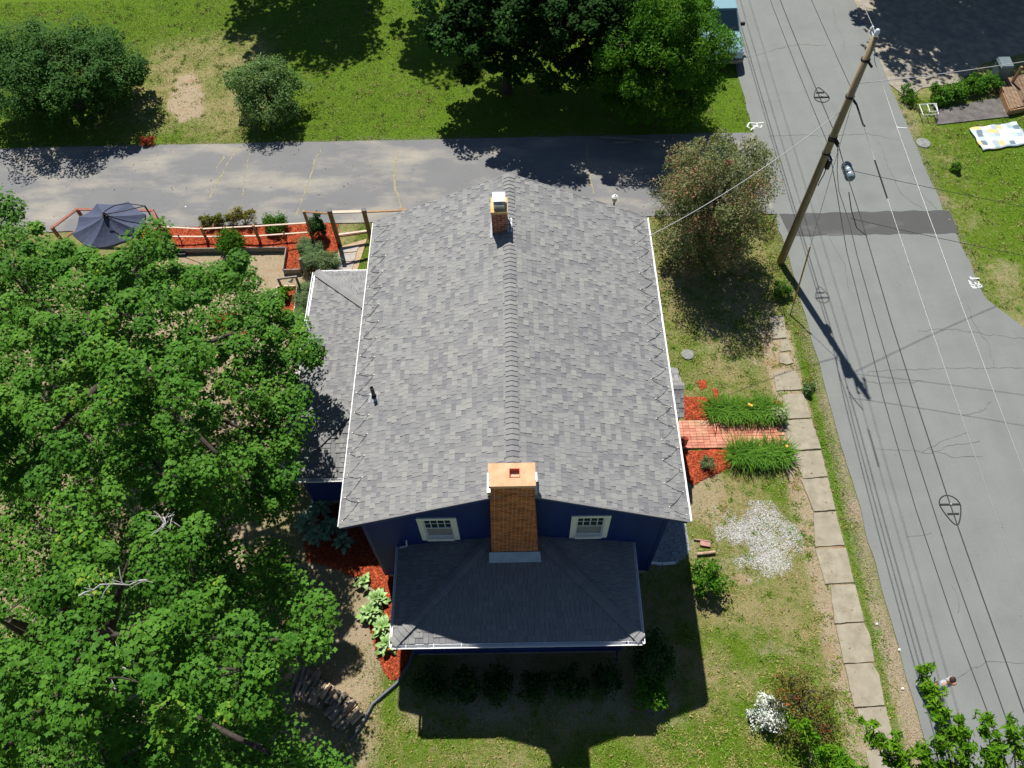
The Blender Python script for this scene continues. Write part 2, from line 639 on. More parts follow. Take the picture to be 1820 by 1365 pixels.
def rline(mb, pts, w, z, crown=False, jit=.0):
    """Thin flat ribbon along a polyline."""
    pts = [Vector((p[0], p[1], 0)) for p in pts]
    Ls, Rs = [], []
    for i, p in enumerate(pts):
        d = (pts[min(i + 1, len(pts) - 1)] - pts[max(i - 1, 0)]).normalized()
        s = Vector((-d.y, d.x, 0)) * (w * (1 + jit * R.uniform(-1, 1)) / 2)
        zz = z
        if crown:
            u = (p.x - xl(p.y)) / (xr(p.y) - xl(p.y))
            zz += .03 * (1 - (2 * u - 1) ** 2)
        Ls.append(p + s + Vector((0, 0, zz)))
        Rs.append(p - s + Vector((0, 0, zz)))
    n = len(mb.v)
    mb.v += [tuple(q) for q in Ls + Rs]
    for i in range(len(pts) - 1):
        mb.f.append((n + i, n + len(pts) + i, n + len(pts) + i + 1, n + i + 1))
        mb.r.append(.5)
        mb.m.append(0)


def wander(pts, step=.16, amp=.05):
    out = []
    for a, b in zip(pts[:-1], pts[1:]):
        a, b = Vector(a[:2]), Vector(b[:2])
        n = max(1, int((b - a).length / step))
        s = Vector((-(b - a).y, (b - a).x)).normalized()
        for k in range(n):
            out.append(a.lerp(b, k / n) + s * R.uniform(-amp, amp))
    out.append(Vector(pts[-1][:2]))
    return out


m_crack = M('crack_fill', (.085, .085, .082), (.15, .15, .145), scale=6)
m_tancrack = M('crack_dust', (.33, .285, .18), (.20, .185, .12), scale=9)
CR = [[(1310, 104), (1340, 100), (1380, 88), (1420, 80), (1470, 82)], [(1365, 243), (1420, 241), (1470, 243), (1540, 238), (1600, 250)],
      [(1556, 797), (1610, 800), (1650, 806), (1700, 790), (1740, 785)], [(1640, 805), (1680, 780), (1720, 770)], [(1650, 800), (1700, 815), (1745, 812)],
      [(1535, 680), (1580, 683), (1640, 678)], [(1540, 662), (1640, 656), (1740, 655), (1820, 655)], [(1609, 955), (1655, 948)],
      [(1630, 590), (1690, 585), (1750, 595), (1820, 602)], [(1706, 740), (1745, 730), (1760, 715)], [(1700, 1205), (1730, 1190), (1752, 1178), (1790, 1176), (1822, 1178)],
      [(1596, 235), (1620, 300), (1640, 350), (1665, 372)], [(1560, 250), (1580, 300), (1600, 345), (1640, 372)], [(1480, 15), (1485, 45), (1500, 70), (1500, 90)],
      [(1720, 545), (1728, 575), (1755, 610), (1765, 650)], [(1470, 415), (1500, 470), (1510, 520)], [(1690, 1040), (1700, 1060), (1702, 1090)]]
for c in CR:
    mb = MB()
    rline(mb, wander([P(*q) for q in c], .15, .045), .014, .011, True, .6)
    mb.build('crack', m_crack, road, fix=False)
GREENCR = []
for c, w in (([(422, 262), (405, 292), (390, 318), (374, 352)], .06), ([(447, 262), (438, 300), (430, 350)], .035), ([(573, 260), (555, 300), (545, 330), (526, 388)], .05),
             ([(707, 262), (702, 290), (700, 318), (706, 345), (712, 372)], .07), ([(1045, 250), (1044, 280), (1050, 315), (1055, 345)], .08), ([(400, 275), (385, 300)], .05)):
    mb = MB()
    w_ = wander([P(*q) for q in c], .18, .05)
    rline(mb, w_, w, .009, False, .85)
    mb.build('crack', m_tancrack, drive, fix=False)
    GREENCR.append((w_, w))

# sprayed survey marks on the asphalt
m_paint = M('spray_paint', (.62, .66, .64), (.34, .36, .35), scale=40, rough=.7, lo=.45, hi=.75)


def spray(name, label, strokes, w=.05, par=None):
    mb = MB()
    for s in strokes:
        rline(mb, [P(*q) for q in s], w, .016, True, .25)
    o = mb.build(name, m_paint, None, fix=False)
    return tag(o, label, 'road marking')


spray('survey_mark', 'white sprayed letters and arrow at the far road edge', [
    [(1724, 492), (1725, 495), (1729, 497)], [(1727, 495), (1741, 495)],
    [(1721, 499), (1726, 504)], [(1722, 503), (1726, 507)], [(1725, 505), (1733, 508)], [(1725, 509), (1733, 511)], [(1728, 512), (1736, 512)],
    [(1732, 502), (1735, 506)], [(1737, 500), (1740, 504), (1736, 505)], [(1736, 508), (1743, 506)], [(1737, 511), (1745, 510), (1744, 507)]], .055)
spray('survey_mark', 'white sprayed scribble at the near road edge beside the driveway', [
    [(1331, 218.5), (1346, 219.5), (1357, 218)], [(1331, 219), (1328, 225), (1332, 228)], [(1345, 219), (1346, 226), (1352, 227), (1354, 223)],
    [(1334, 232), (1340, 226), (1344, 225)], [(1335, 229), (1342, 228)], [(1338, 224), (1348, 224)]], .06)
spray('survey_mark', 'short white sprayed tick by the far road edge', [[(1593, 224), (1595, 227), (1612, 228)]], .045)

# footway slabs
walk = tag(bpy.data.objects.new('sidewalk', None), 'old concrete footway slabs along the verge', 'sidewalk', kind='structure')
COL.objects.link(walk)
walk.location = P(1440, 800)
ORG[walk.name] = Vector(walk.location)
SL = [[(1368, 562), (1393, 560), (1398, 600), (1374, 602)], [(1388, 605), (1401, 604), (1407, 622), (1388, 625)],
      [(1385, 629), (1400, 628), (1410, 645), (1398, 648), (1386, 645)], [(1375, 663), (1413, 659), (1426, 691), (1381, 694)],
      [(1392, 702), (1427, 700), (1433, 715), (1440, 742), (1392, 744)], [(1392, 748), (1442, 746), (1458, 797), (1407, 800)],
      [(1409, 804), (1459, 801), (1470, 846), (1428, 850)], [(1424, 853), (1471, 850), (1484, 905), (1447, 908)],
      [(1447, 912), (1485, 910), (1500, 968), (1449, 971)], [(1450, 977), (1503, 974), (1517, 1034), (1468, 1037)],
      [(1477, 1041), (1520, 1040), (1535, 1104), (1484, 1107)], [(1487, 1111), (1535, 1108), (1546, 1130), (1553, 1175), (1500, 1178)],
      [(1502, 1182), (1550, 1180), (1562, 1200), (1571, 1252), (1519, 1256)], [(1524, 1260), (1574, 1257), (1590, 1325), (1546, 1330)],
      [(1540, 1335), (1592, 1330), (1612, 1410), (1556, 1412)]]
for k, s in enumerate(SL):
    q = [P(*a) for a in s]
    qc = sum(q, Vector()) / len(q)
    q = [qc + (v - qc) * (1.035 if len(s) and k > 2 else 1.0) for v in q]
    out = []
    for a, b_ in zip(q, q[1:] + q[:1]):
        n = max(2, int((b_ - a).length / .16))
        d = (b_ - a).normalized()
        for t in range(n):
            e = .006 if t == 0 else .013
            out.append(a.lerp(b_, t / n) + Vector((-d.y, d.x, 0)) * R.uniform(-e, e))
    mb = MB()
    z = .006 + R.uniform(-.006, .01)
    ce = sum(out, Vector()) / len(out)
    tl = (R.uniform(-.012, .012), R.uniform(-.012, .012))
    zz = lambda v: z + (v.x - ce.x) * tl[0] + (v.y - ce.y) * tl[1]
    n = len(out)
    vs = [(v.x, v.y, -.05) for v in out] + [(v.x, v.y, zz(v) - .012) for v in out] + [((v.x - ce.x) * .985 + ce.x, (v.y - ce.y) * .985 + ce.y, zz(v)) for v in out]
    fs = [(i, (i + 1) % n, n + (i + 1) % n, n + i) for i in range(n)] + [(n + i, n + (i + 1) % n, 2 * n + (i + 1) % n, 2 * n + i) for i in range(n)] + [tuple(range(2 * n, 3 * n))]
    mb.mesh(vs, fs)
    mb.build('slab', m_conc, walk)

# brick path to the front door
BW = [(5.28, 4.56), (5.42, 5.66), (8.86, 5.40), (8.82, 4.60)]
m_sand = M('joint_sand', (.20, .15, .11), (.30, .22, .16), scale=12)
bwalk = sheet('brick_walk', [(5.2, 4.55), (5.3, 5.62), (8.9, 5.6), (8.86, 4.55)], .008, m_sand, label='red brick path from the footway to the door', cat='path')
m_pbrick = M('path_brick', (.46, .165, .105), (.60, .27, .19), scale=3, rough=.9, bump=.3, bscale=60, rnd='obj', rv=.22, c3=(.52, .34, .22))
mb = MB()
mb.hexa([(-.1, -.048, -.03), (.1, -.048, -.03), (.1, .048, -.03), (-.1, .048, -.03)], [(-.098, -.046, .03), (.098, -.046, .03), (.098, .046, .03), (-.098, .046, .03)])
pb = mb.build('brick', m_pbrick)
pbm = pb.data
bpy.data.objects.remove(pb)
for j in range(10):
    for i in range(17):
        x, y = 5.36 + i * .208 + (j % 2) * .0, 4.605 + j * .105
        if i == 16 and j % 2: continue
        o = link('brick', pbm, bwalk, (x + R.uniform(-.004, .004), y + R.uniform(-.003, .003), .012 + R.uniform(-.004, .004)))
        o.rotation_euler = (R.uniform(-.02, .02), R.uniform(-.02, .02), R.uniform(-.02, .02))


# ------------------------------------------------------------------ mulch and gravel
def bed(name, poly, mat, h=.06, cell=.07, amp=.05, seed=1, label=None, cat=None, edge=.12, wob=.12, chips=0, csize=.05, cmat=None):
    xs_ = [p[0] for p in poly]
    ys_ = [p[1] for p in poly]
    X, Y = np.meshgrid(np.arange(min(xs_) - .3, max(xs_) + .3, cell), np.arange(min(ys_) - .3, max(ys_) + .3, cell), indexing='ij')
    sd = np.where(inpoly(X, Y, poly), 1, -1) * dpoly(X, Y, poly) + wob * (fbm(X, Y, .5, seed) - .5)
    Z = np.minimum(1, np.clip(sd, -.05, None) / edge) * h + amp * (fbm(X, Y, .28, seed + 3) - .5) * np.clip(sd / edge, 0, 1)
    i = np.arange(X.size).reshape(X.shape)
    F = np.stack([i[:-1, :-1], i[1:, :-1], i[1:, 1:], i[:-1, 1:]], -1).reshape(-1, 4)
    F = F[(sd.ravel()[F] > -.045).all(1)]
    V = np.stack([X, Y, Z - .006], -1).reshape(-1, 3)
    used = np.unique(F)
    mp = np.full(len(V), -1)
    mp[used] = np.arange(len(used))
    V, F = V[used], mp[F]
    rn = NR.random(len(F))
    if chips:
        area = len(F) * cell * cell
        n = int(area * chips)
        c = V[F[NR.integers(0, len(F), n)]].mean(1) + NR.uniform(-cell / 2, cell / 2, (n, 3)) * [1, 1, 0] + [0, 0, .012]
        tv = np.array([(-.5, -.14, 0), (.5, -.1, .02), (.45, .14, 0), (-.45, .12, .05)])
        v2, f2 = scatter(tv, np.array([[0, 1, 2, 3]]), c, NR.normal(0, .5, (n, 3)) + [0, 0, 1], NR.uniform(.5, 1.4, n) * csize)
        F = np.vstack([F, f2 + len(V)])
        V = np.vstack([V, v2])
        rn = np.concatenate([rn, NR.random(n)])
    return tag(np_mesh(name, V, F, mat, rnd=rn), label, cat, kind='stuff')


m_mulch = M('red_mulch', (.33, .052, .02), (.54, .125, .055), scale=16, rough=.95, bump=1.0, bscale=45, bdist=.05, rnd='attr', rv=.4, spec=.1)
BEDS = {
    'red mulch beside the stoop above the brick path': PP((1214, 703), (1248, 706), (1300, 712), (1392, 712), (1397, 750), (1390, 757), (1300, 754), (1216, 745)),
    'red mulch below the brick path along the eave': PP((1212, 803), (1240, 801), (1290, 798), (1400, 792), (1402, 822), (1300, 828), (1264, 845), (1246, 852), (1232, 863), (1216, 850)),
    'red mulch at the corner between wing and porch': PP((538, 956), (560, 890), (640, 870), (705, 980), (702, 1062), (675, 1052), (640, 1028), (598, 1011), (545, 996)),
    'red mulch along the porch side': PP((673, 1050), (706, 1055), (716, 1140), (735, 1163), (706, 1208), (690, 1205), (672, 1170), (655, 1110)),
    'red mulch in the fenced kitchen garden': PP((236, 408), (300, 404), (548, 398), (556, 396), (600, 398), (602, 432), (590, 470), (570, 492), (555, 478), (545, 430), (538, 484), (506, 484), (511, 445), (300, 450), (236, 440)),
    'red mulch in the small raised bed by the wing': PP((496, 516), (528, 514), (524, 560), (518, 596), (500, 590)),
    'red mulch in the shade of the upper maple': PP((370, 560), (420, 556), (440, 590), (372, 590)),
}
MULCHPOLY = list(BEDS.values())
for k, (lb, pl) in enumerate(BEDS.items()):
    bed('mulch', pl, m_mulch, .05, .06, .06, 31 + k * 5, lb, 'mulch', chips=700)
sc_m = bed('mulch', PP((1240, 678), (1252, 676), (1255, 688), (1246, 692)), m_mulch, .02, .04, .03, 5, 'spilled red mulch on the lawn beside the stoop roof', 'mulch', chips=400)
bed('mulch', PP((1267, 690), (1276, 692), (1277, 708), (1270, 708)), m_mulch, .02, .04, .03, 9, 'small spill of red mulch above the long daylily row', 'mulch', chips=400)

m_chip = M('white_gravel', (.42, .42, .41), (.60, .60, .59), scale=30, rough=.9, rnd='attr', rv=.3)


def stones(name, poly, n, size, mat, label, seed, fall=.5, cat='gravel'):
    g = np.random.default_rng(seed)
    xs_, ys_ = [p[0] for p in poly], [p[1] for p in poly]
    pts = g.uniform((min(xs_) - .4, min(ys_) - .4), (max(xs_) + .4, max(ys_) + .4), (n * 6, 2))
    sd = np.where(inpoly(pts[:, 0], pts[:, 1], poly), 1, -1) * dpoly(pts[:, 0], pts[:, 1], poly)
    pr = np.clip(.5 + sd / fall + (fbm(pts[:, 0], pts[:, 1], .5, seed) - .5) * 1.6, 0, 1)
    pts = pts[g.random(len(pts)) < pr][:n]
    tv = np.array([(1, 0, 0), (-.3, .9, .1), (-.8, -.5, 0), (.2, -.9, -.1), (.1, .1, .7), (0, 0, -.4)]) * .5
    tf = np.array([(0, 1, 4), (1, 2, 4), (2, 3, 4), (3, 0, 4)])
    k = len(pts)
    V, F = scatter(tv, tf, np.c_[pts, g.uniform(-.03, -.005, k)], g.normal(0, .4, (k, 3)) + [0, 0, 1], g.uniform(.5, 1.5, k) * size)
    return tag(np_mesh(name, V, F, mat, rnd=np.repeat(g.random(k), 4)), label, cat, kind='stuff')


stones('gravel', PP((1290, 918), (1340, 910), (1385, 930), (1406, 962), (1398, 1000), (1368, 1014), (1335, 985), (1295, 955)), 15000, .024, m_chip, 'white crushed stone spread on the front lawn', 3, .85)
m_blue = M('grey_gravel', (.22, .26, .28), (.42, .46, .48), scale=30, rough=.9, rnd='attr', rv=.35)
bed('gravel', PP((1150, 1005), (1170, 925), (1216, 922), (1224, 985), (1205, 1000)), m_blue, .015, .05, .015, 15, 'grey gravel strip along the house end wall', 'gravel', chips=1200, csize=.05)

m_grit = M('road_grit', (.26, .22, .17), (.42, .36, .28), scale=30, rough=.95, rnd='attr', rv=.35)
stones('road_grit', [(10.25, -6), (10.62, -6), (10.52, 15), (10.25, 15)], 9000, .022, m_grit, 'sand and grit along the near road edge', 13, .3, 'grit')
stones('road_grit', [(17.05, 10.8), (17.45, 10.8), (17.4, 22), (17.0, 22)], 5000, .024, m_grit, 'sand and grit along the far road edge', 17, .3, 'grit')
stones('road_grit', [(-22, 14.8), (5, 14.9), (5, 15.3), (-22, 15.2)], 9000, .022, m_grit, 'sand and grit along the garden edge of the driveway', 19, .35, 'grit')
stones('road_grit', [(-22, 19.7), (5, 19.7), (5, 20.0), (-22, 20.0)], 8000, .022, m_grit, 'sand and grit along the lawn edge of the driveway', 23, .25, 'grit')


# ------------------------------------------------------------------ the house
XO, HW, HL, HE, HR = -0.165, 4.2, 10.0, 5.134, 6.977
SLP = (HR - HE) / HW
WX0, WX1, WY0, WY1 = XO - HW + .317, XO + HW - .317, .384, HL - .384
house = thing('house', 'navy clapboard house with grey shingle gable roof and brick chimney', 'house', (0, 0, 0))

m_navy = M('navy_siding', (.011, .029, .135), (.014, .036, .16), scale=4, rough=.55, bump=.12, bscale=60, spec=.2, stretch=(1, 1, .2))
m_white = M('white_trim', (.74, .75, .76), (.66, .68, .70), scale=8, rough=.45, spec=.4)
m_wtrim = M('cream_window_trim', (.80, .82, .74), (.74, .77, .70), scale=8, rough=.5)
m_found = M('foundation', (.28, .27, .25), (.38, .36, .33), scale=5, bump=.3, bscale=40)
m_dark = M('dark_void', (.012, .012, .014), rough=.9)
m_lead = M('grey_flashing', (.30, .38, .44), (.40, .48, .54), scale=4, rough=.4, metal=.25, spec=.5)
m_alu = M('bright_flashing', (.72, .73, .75), (.6, .61, .63), scale=5, rough=.3, metal=.6)
m_under = M('roof_underlay', (.05, .052, .056), rough=.9)

# asphalt shingles: colour per tab, mineral grain
m_shin, nt, b = nodes('roof_shingle')
r = attr(nt, 'rnd')
pv = pos(nt)
c = mixc(nt, ramp(nt, r, .0, .3), (.165, .164, .180), (.218, .220, .224))
c = mixc(nt, ramp(nt, r, .4, .8), c, (.258, .262, .256))
c = mixc(nt, ramp(nt, r, .82, 1.0), c, (.298, .298, .275))
c = mixc(nt, ramp(nt, noise(nt, pv, 160, 2, .8), .32, .68), mixc(nt, 1.0, c, (.78, .78, .78), 'MULTIPLY'), mixc(nt, 1.0, c, (1.14, 1.14, 1.14), 'MULTIPLY'))
c = mixc(nt, math_(nt, 'MULTIPLY', ramp(nt, noise(nt, pv, .55, 4), .4, .7), .35), c, mixc(nt, 1.0, c, (.86, .87, .92), 'MULTIPLY'))
nt.links.new(c, b.inputs['Base Color'])
b.inputs['Roughness'].default_value = .92
b.inputs['Specular IOR Level'].default_value = .2
bumpn(nt, b, noise(nt, pv, 220, 2, .8), .35, .006)


def clip_poly(poly, a, b_, c_):
    """Keep the part of a uv polygon with a*u + b*v + c >= 0."""
    out = []
    for i in range(len(poly)):
        p, q = poly[i], poly[(i + 1) % len(poly)]
        dp, dq = a * p[0] + b_ * p[1] + c_, a * q[0] + b_ * q[1] + c_
        if dp >= 0: out.append(p)
        if (dp >= 0) != (dq >= 0):
            t = dp / (dp - dq)
            out.append((p[0] + (q[0] - p[0]) * t, p[1] + (q[1] - p[1]) * t))
    return out


def uvarea(p):
    return .5 * abs(sum(p[i][0] * p[(i + 1) % len(p)][1] - p[(i + 1) % len(p)][0] * p[i][1] for i in range(len(p))))


def lay_shingles(o, U, Vv, ulen, vlen, clips, expo=.143, seed=1, t=.016, w=(.085, .175), cool=0.0, flat=1.0):
    """Tabs on the plane o + u*U + v*Vv (v up the slope); returns (verts, faces, rnd)."""
    g = random.Random(seed)
    N = U.cross(Vv).normalized()
    if N.z < 0: N = -N
    tabs = []
    v = 0.0
    while v < vlen - .01:
        v1 = min(v + expo, vlen)
        u = -g.uniform(0, .25)
        prev = .5
        while u < ulen:
            wd_ = g.uniform(*w)
            u1 = u + wd_
            rr = g.random()
            if g.random() < .12: rr = prev
            prev = rr
            poly = [(max(u, 0) + .003, v), (min(u1, ulen) - .003, v), (min(u1, ulen) - .003, v1), (max(u, 0) + .003, v1)]
            if poly[1][0] - poly[0][0] > .02:
                for cl in clips:
                    poly = clip_poly(poly, *cl)
                    if len(poly) < 3: break
                if len(poly) >= 3 and uvarea(poly) > .0008:
                    th = t * g.uniform(.9, 1.35)
                    if rr < .42: th = t * g.uniform(.12, .3)
                    top, bot = [], []
                    for (a, c_) in poly:
                        k = 1 - (c_ - v) / expo
                        p = o + U * a + Vv * c_
                        top.append(p + N * (.003 + th * (.25 + .75 * k)))
                        bot.append(p - N * .002)
                    n = len(poly)
                    fs = [tuple(range(n))] + [(i, n + i, n + (i + 1) % n, (i + 1) % n) for i in range(n)]
                    tabs.append((top + bot, fs, max(0, min(1, .5 + (rr - .5) * flat - cool))))
            u = u1
        v = v1
    return tabs


def scr_area(vs):
    q = [proj(p) for p in vs]
    return uvarea(q)


ROOFS = []  # (part, tabs)


def deck(name, polys, parent=house, t=.06):
    mb = MB()
    for p in polys:
        mb.face(p)
        mb.face([Vector(q) - Vector((0, 0, t)) for q in reversed(p)])
        for i in range(len(p)):
            a, b_ = Vector(p[i]), Vector(p[(i + 1) % len(p)])
            mb.face([a, a - Vector((0, 0, t)), b_ - Vector((0, 0, t)), b_])
    return mb.build(name, m_under, parent, fix=False)


Z = Vector((0, 0, 1))
X_, Y_ = Vector((1, 0, 0)), Vector((0, 1, 0))
# main roof
mroof = deck('main_roof', [[(XO - HW, 0, HE), (XO, 0, HR), (XO, HL, HR), (XO - HW, HL, HE)], [(XO, 0, HR), (XO + HW, 0, HE), (XO + HW, HL, HE), (XO, HL, HR)]])
sl_len = math.hypot(HW, HR - HE)
up_l = Vector((HW, 0, HR - HE)).normalized()
up_r = Vector((-HW, 0, HR - HE)).normalized()
tabs_main = lay_shingles(Vector((XO - HW - .03, -.03, HE)) - up_l * .02, Y_, up_l, HL + .06, sl_len + .02, [], seed=3, flat=.85)
tabs_main += lay_shingles(Vector((XO + HW + .03, -.03, HE)) - up_r * .02, Y_, up_r, HL + .06, sl_len + .02, [], seed=4, flat=.85)
ROOFS.append((mroof, tabs_main))
# porch roof (hipped, low pitch) in front
PX0, PX1, PY0, PZ, PS = -3.30, 2.98, -2.2, 2.72, .215
ph = WY0 - PY0
pzr = PZ + PS * ph
proof = deck('porch_roof', [[(PX0, PY0, PZ), (PX1, PY0, PZ), (PX1 - ph, WY0, pzr), (PX0 + ph, WY0, pzr)], [(PX0, WY0, PZ), (PX0, PY0, PZ), (PX0 + ph, WY0, pzr)],
                            [(PX1, PY0, PZ), (PX1, WY0, PZ), (PX1 - ph, WY0, pzr)]])
uf = Vector((0, 1, PS)).normalized()
k = math.sqrt(1 + PS * PS)
tp = lay_shingles(Vector((PX0, PY0 - .02, PZ)), X_, uf, PX1 - PX0, ph * k, [(1, -1 / k, 0), (-1, -1 / k, PX1 - PX0)], seed=11, flat=.6, t=.02)
tp += lay_shingles(Vector((PX0 - .02, PY0, PZ)), Y_, Vector((1, 0, PS)).normalized(), ph, ph * k, [(1, -1 / k, 0)], seed=12, flat=.6, t=.02)
tp += lay_shingles(Vector((PX1 + .02, PY0, PZ)), Y_, Vector((-1, 0, PS)).normalized(), ph, ph * k, [(1, -1 / k, 0)], seed=13, flat=.6, t=.02)
ROOFS.append((proof, tp))
# wing roof on the left (lean-to with hipped ends)
AX0, AY0, AY1, AZ, AS = -6.80, 2.52, 10.18, 2.62, .30
ah = WX0 - AX0
azr = AZ + AS * ah
aroof = deck('wing_roof', [[(AX0, AY0, AZ), (WX0, AY0 + ah, azr), (WX0, AY1 - ah, azr), (AX0, AY1, AZ)], [(AX0, AY0, AZ), (WX0, AY0, AZ), (WX0, AY0 + ah, azr)],
                           [(WX0, AY1, AZ), (AX0, AY1, AZ), (WX0, AY1 - ah, azr)]])
ka = math.sqrt(1 + AS * AS)
ta = lay_shingles(Vector((AX0 - .02, AY0, AZ)), Y_, Vector((1, 0, AS)).normalized(), AY1 - AY0, ah * ka, [(1, -1 / ka, 0), (-1, -1 / ka, AY1 - AY0)], seed=21, cool=.08, flat=.8, t=.017)
ta += lay_shingles(Vector((AX0, AY0 - .02, AZ)), X_, Vector((0, 1, AS)).normalized(), ah, ah * ka, [(1, -1 / ka, 0)], seed=22, flat=.6, t=.02)
ta += lay_shingles(Vector((AX0, AY1 + .02, AZ)), X_, Vector((0, -1, AS)).normalized(), ah, ah * ka, [(1, -1 / ka, 0)], seed=23, cool=.08, flat=.8)
ROOFS.append((aroof, ta))
# stoop roof on the right
SX1, SY0, SY1, SZ, SR = 4.95, 4.30, 6.02, 2.60, 2.98
sym = (SY0 + SY1) / 2
stroof = deck('stoop_roof', [[(WX1, SY0, SZ), (SX1, SY0, SZ), (SX1, sym, SR), (WX1, sym, SR)], [(WX1, sym, SR), (SX1, sym, SR), (SX1, SY1, SZ), (WX1, SY1, SZ)]])
u1_ = Vector((0, sym - SY0, SR - SZ)).normalized()
u2_ = Vector((0, sym - SY1, SR - SZ)).normalized()
ls = math.hypot(sym - SY0, SR - SZ)
ts = lay_shingles(Vector((WX1, SY0 - .02, SZ)), X_, u1_, SX1 - WX1, ls, [], seed=31, cool=.25) + lay_shingles(Vector((WX1, SY1 + .02, SZ)), X_, u2_, SX1 - WX1, ls, [], seed=32)
ROOFS.append((stroof, ts))

allt = [(scr_area(t[0][:len(t[1]) and len(t[1]) - 1]), part, t) for part, ts_ in ROOFS for t in ts_]
allt.sort(key=lambda q: -q[0])
single = allt[:300]
rest = {}
for _, part, t in allt[300:]:
    rest.setdefault(part.name, (part, []))[1].append(t)
for _, part, (vs, fs, rr) in single:
    mb = MB()
    mb.rnd = rr
    mb.mesh(vs, fs)
    mb.build('shingle', m_shin, part, fix=False)
for part, ts_ in rest.values():
    mb = MB()
    for vs, fs, rr in ts_:
        mb.rnd = rr
        mb.mesh(vs, fs)
    tag(mb.build('shingle_field', m_shin, part, fix=False), kind='stuff')


def caps(part, p, q, wing, na, nb, n, rise_, seed, mean=.6):  # default mean bakes the brighter light on upward-facing hips into the cap colour
    """Overlapping cap shingles bent over a ridge or hip from p to q."""
    g = random.Random(seed)
    p, q = Vector(p), Vector(q)
    d = (q - p)
    st = d / n
    dn = d.normalized()
    na, nb = Vector(na).normalized(), Vector(nb).normalized()
    ta_ = dn.cross(na)
    tb_ = dn.cross(nb)
    if ta_.z > 0: ta_ = -ta_
    if tb_.z > 0: tb_ = -tb_
    nm_ = (na + nb).normalized()
    for i in range(n):
        s0, s1 = p + st * i - dn * .004, p + st * (i + 1) + dn * .05
        mb = MB()
        mb.rnd = min(1, max(0, g.gauss(mean, .14)))
        prof = [(ta_, na, wing), (ta_, na, wing * .5), (ta_, na, wing * .16), (None, nm_, 0), (tb_, nb, wing * .16), (tb_, nb, wing * .5), (tb_, nb, wing)]
        lo_, hi_ = [], []
        for (t_, n_, w_) in prof:
            off = (t_ * w_ if t_ else Vector())
            lo_.append((s0 + off + n_ * (rise_ + .016), s0 + off + n_ * .004))
            hi_.append((s1 + off + n_ * (rise_ * .35 + .004), s1 + off + n_ * .001))
        for a in range(len(prof) - 1):
            mb.face([lo_[a][0], lo_[a + 1][0], hi_[a + 1][0], hi_[a][0]])
            mb.face([lo_[a][0], lo_[a][1], lo_[a + 1][1], lo_[a + 1][0]])
        mb.face([lo_[0][0], hi_[0][0], hi_[0][1], lo_[0][1]])
        mb.face([lo_[-1][0], lo_[-1][1], hi_[-1][1], hi_[-1][0]])
        mb.build('ridge_cap', m_shin, part, fix=False)


nl, nr_ = Vector((-SLP, 0, 1)), Vector((SLP, 0, 1))
caps(mroof, (XO, .44, HR + .012), (XO, HL + .02, HR + .012), .155, nl, nr_, 66, .018, 5, .42)
pn, pln, prn = Vector((0, -PS, 1)), Vector((-PS, 0, 1)), Vector((PS, 0, 1))
caps(proof, (PX0, PY0, PZ + .03), (PX0 + ph, WY0, pzr + .03), .135, pln, pn, 24, .034, 6)
caps(proof, (PX1, PY0, PZ + .03), (PX1 - ph, WY0, pzr + .03), .135, pn, prn, 24, .034, 7)
an, afn, abn = Vector((-AS, 0, 1)), Vector((0, -AS, 1)), Vector((0, AS, 1))
caps(aroof, (AX0, AY0, AZ + .03), (WX0, AY0 + ah, azr + .03), .14, an, afn, 26, .034, 8)
caps(aroof, (AX0, AY1, AZ + .03), (WX0, AY1 - ah, azr + .03), .14, abn, an, 26, .034, 9)
caps(stroof, (WX1, sym, SR + .01), (SX1, sym, SR + .01), .12, Vector((0, -.44, 1)), Vector((0, .44, 1)), 9, .012, 10)


for x1 in (XO - HW - .035, XO + HW + .035):
    for y0, y1 in ((-.05, -.012), (HL + .012, HL + .05)):
        mb = MB()
        mb.rnd = .35
        mb.hexa([(XO, y0, HR - .01), (x1, y0, HE - .025), (x1, y1, HE - .025), (XO, y1, HR - .01)], [(XO, y0, HR + .03), (x1, y0, HE + .012), (x1, y1, HE + .012), (XO, y1, HR + .03)])
        mb.build('rake_edge', m_shin, mroof)

# clapboard walls: every course lapped over the one below
def siding(name, poly, o, U, N, z0, z1, holes=(), ex=.105, mat=None):
    """poly: uv outline (u along U, v = height); one part with real laps."""
    mb = MB()
    v = z0
    while v < z1:
        v1 = min(v + ex, z1)
        q = clip_poly(clip_poly(list(poly), 0, 1, -v), 0, -1, v1)
        segs = [q] if len(q) >= 3 else []
        for (a0, a1, b0, b1) in holes:
            if v1 > b0 and v < b1:
                ns = []
                for s in segs:
                    l_ = clip_poly(s, -1, 0, a0)
                    r2 = clip_poly(s, 1, 0, -a1)
                    ns += [w for w in (l_, r2) if len(w) >= 3 and uvarea(w) > 1e-5]
                segs = ns
        for s in segs:
            mb.face([o + U * a + Z * c_ + N * (.004 + .014 * (1 - (c_ - v) / ex)) for a, c_ in s])
            us = [a for a, c_ in s if abs(c_ - v) < 1e-6]
            if len(us) >= 2:
                a0, a1 = min(us), max(us)
                mb.face([o + U * a0 + Z * v + N * .018, o + U * a1 + Z * v + N * .018, o + U * a1 + Z * v, o + U * a0 + Z * v])
        v = v1
    return mb.build(name, mat or m_navy, house, fix=False)


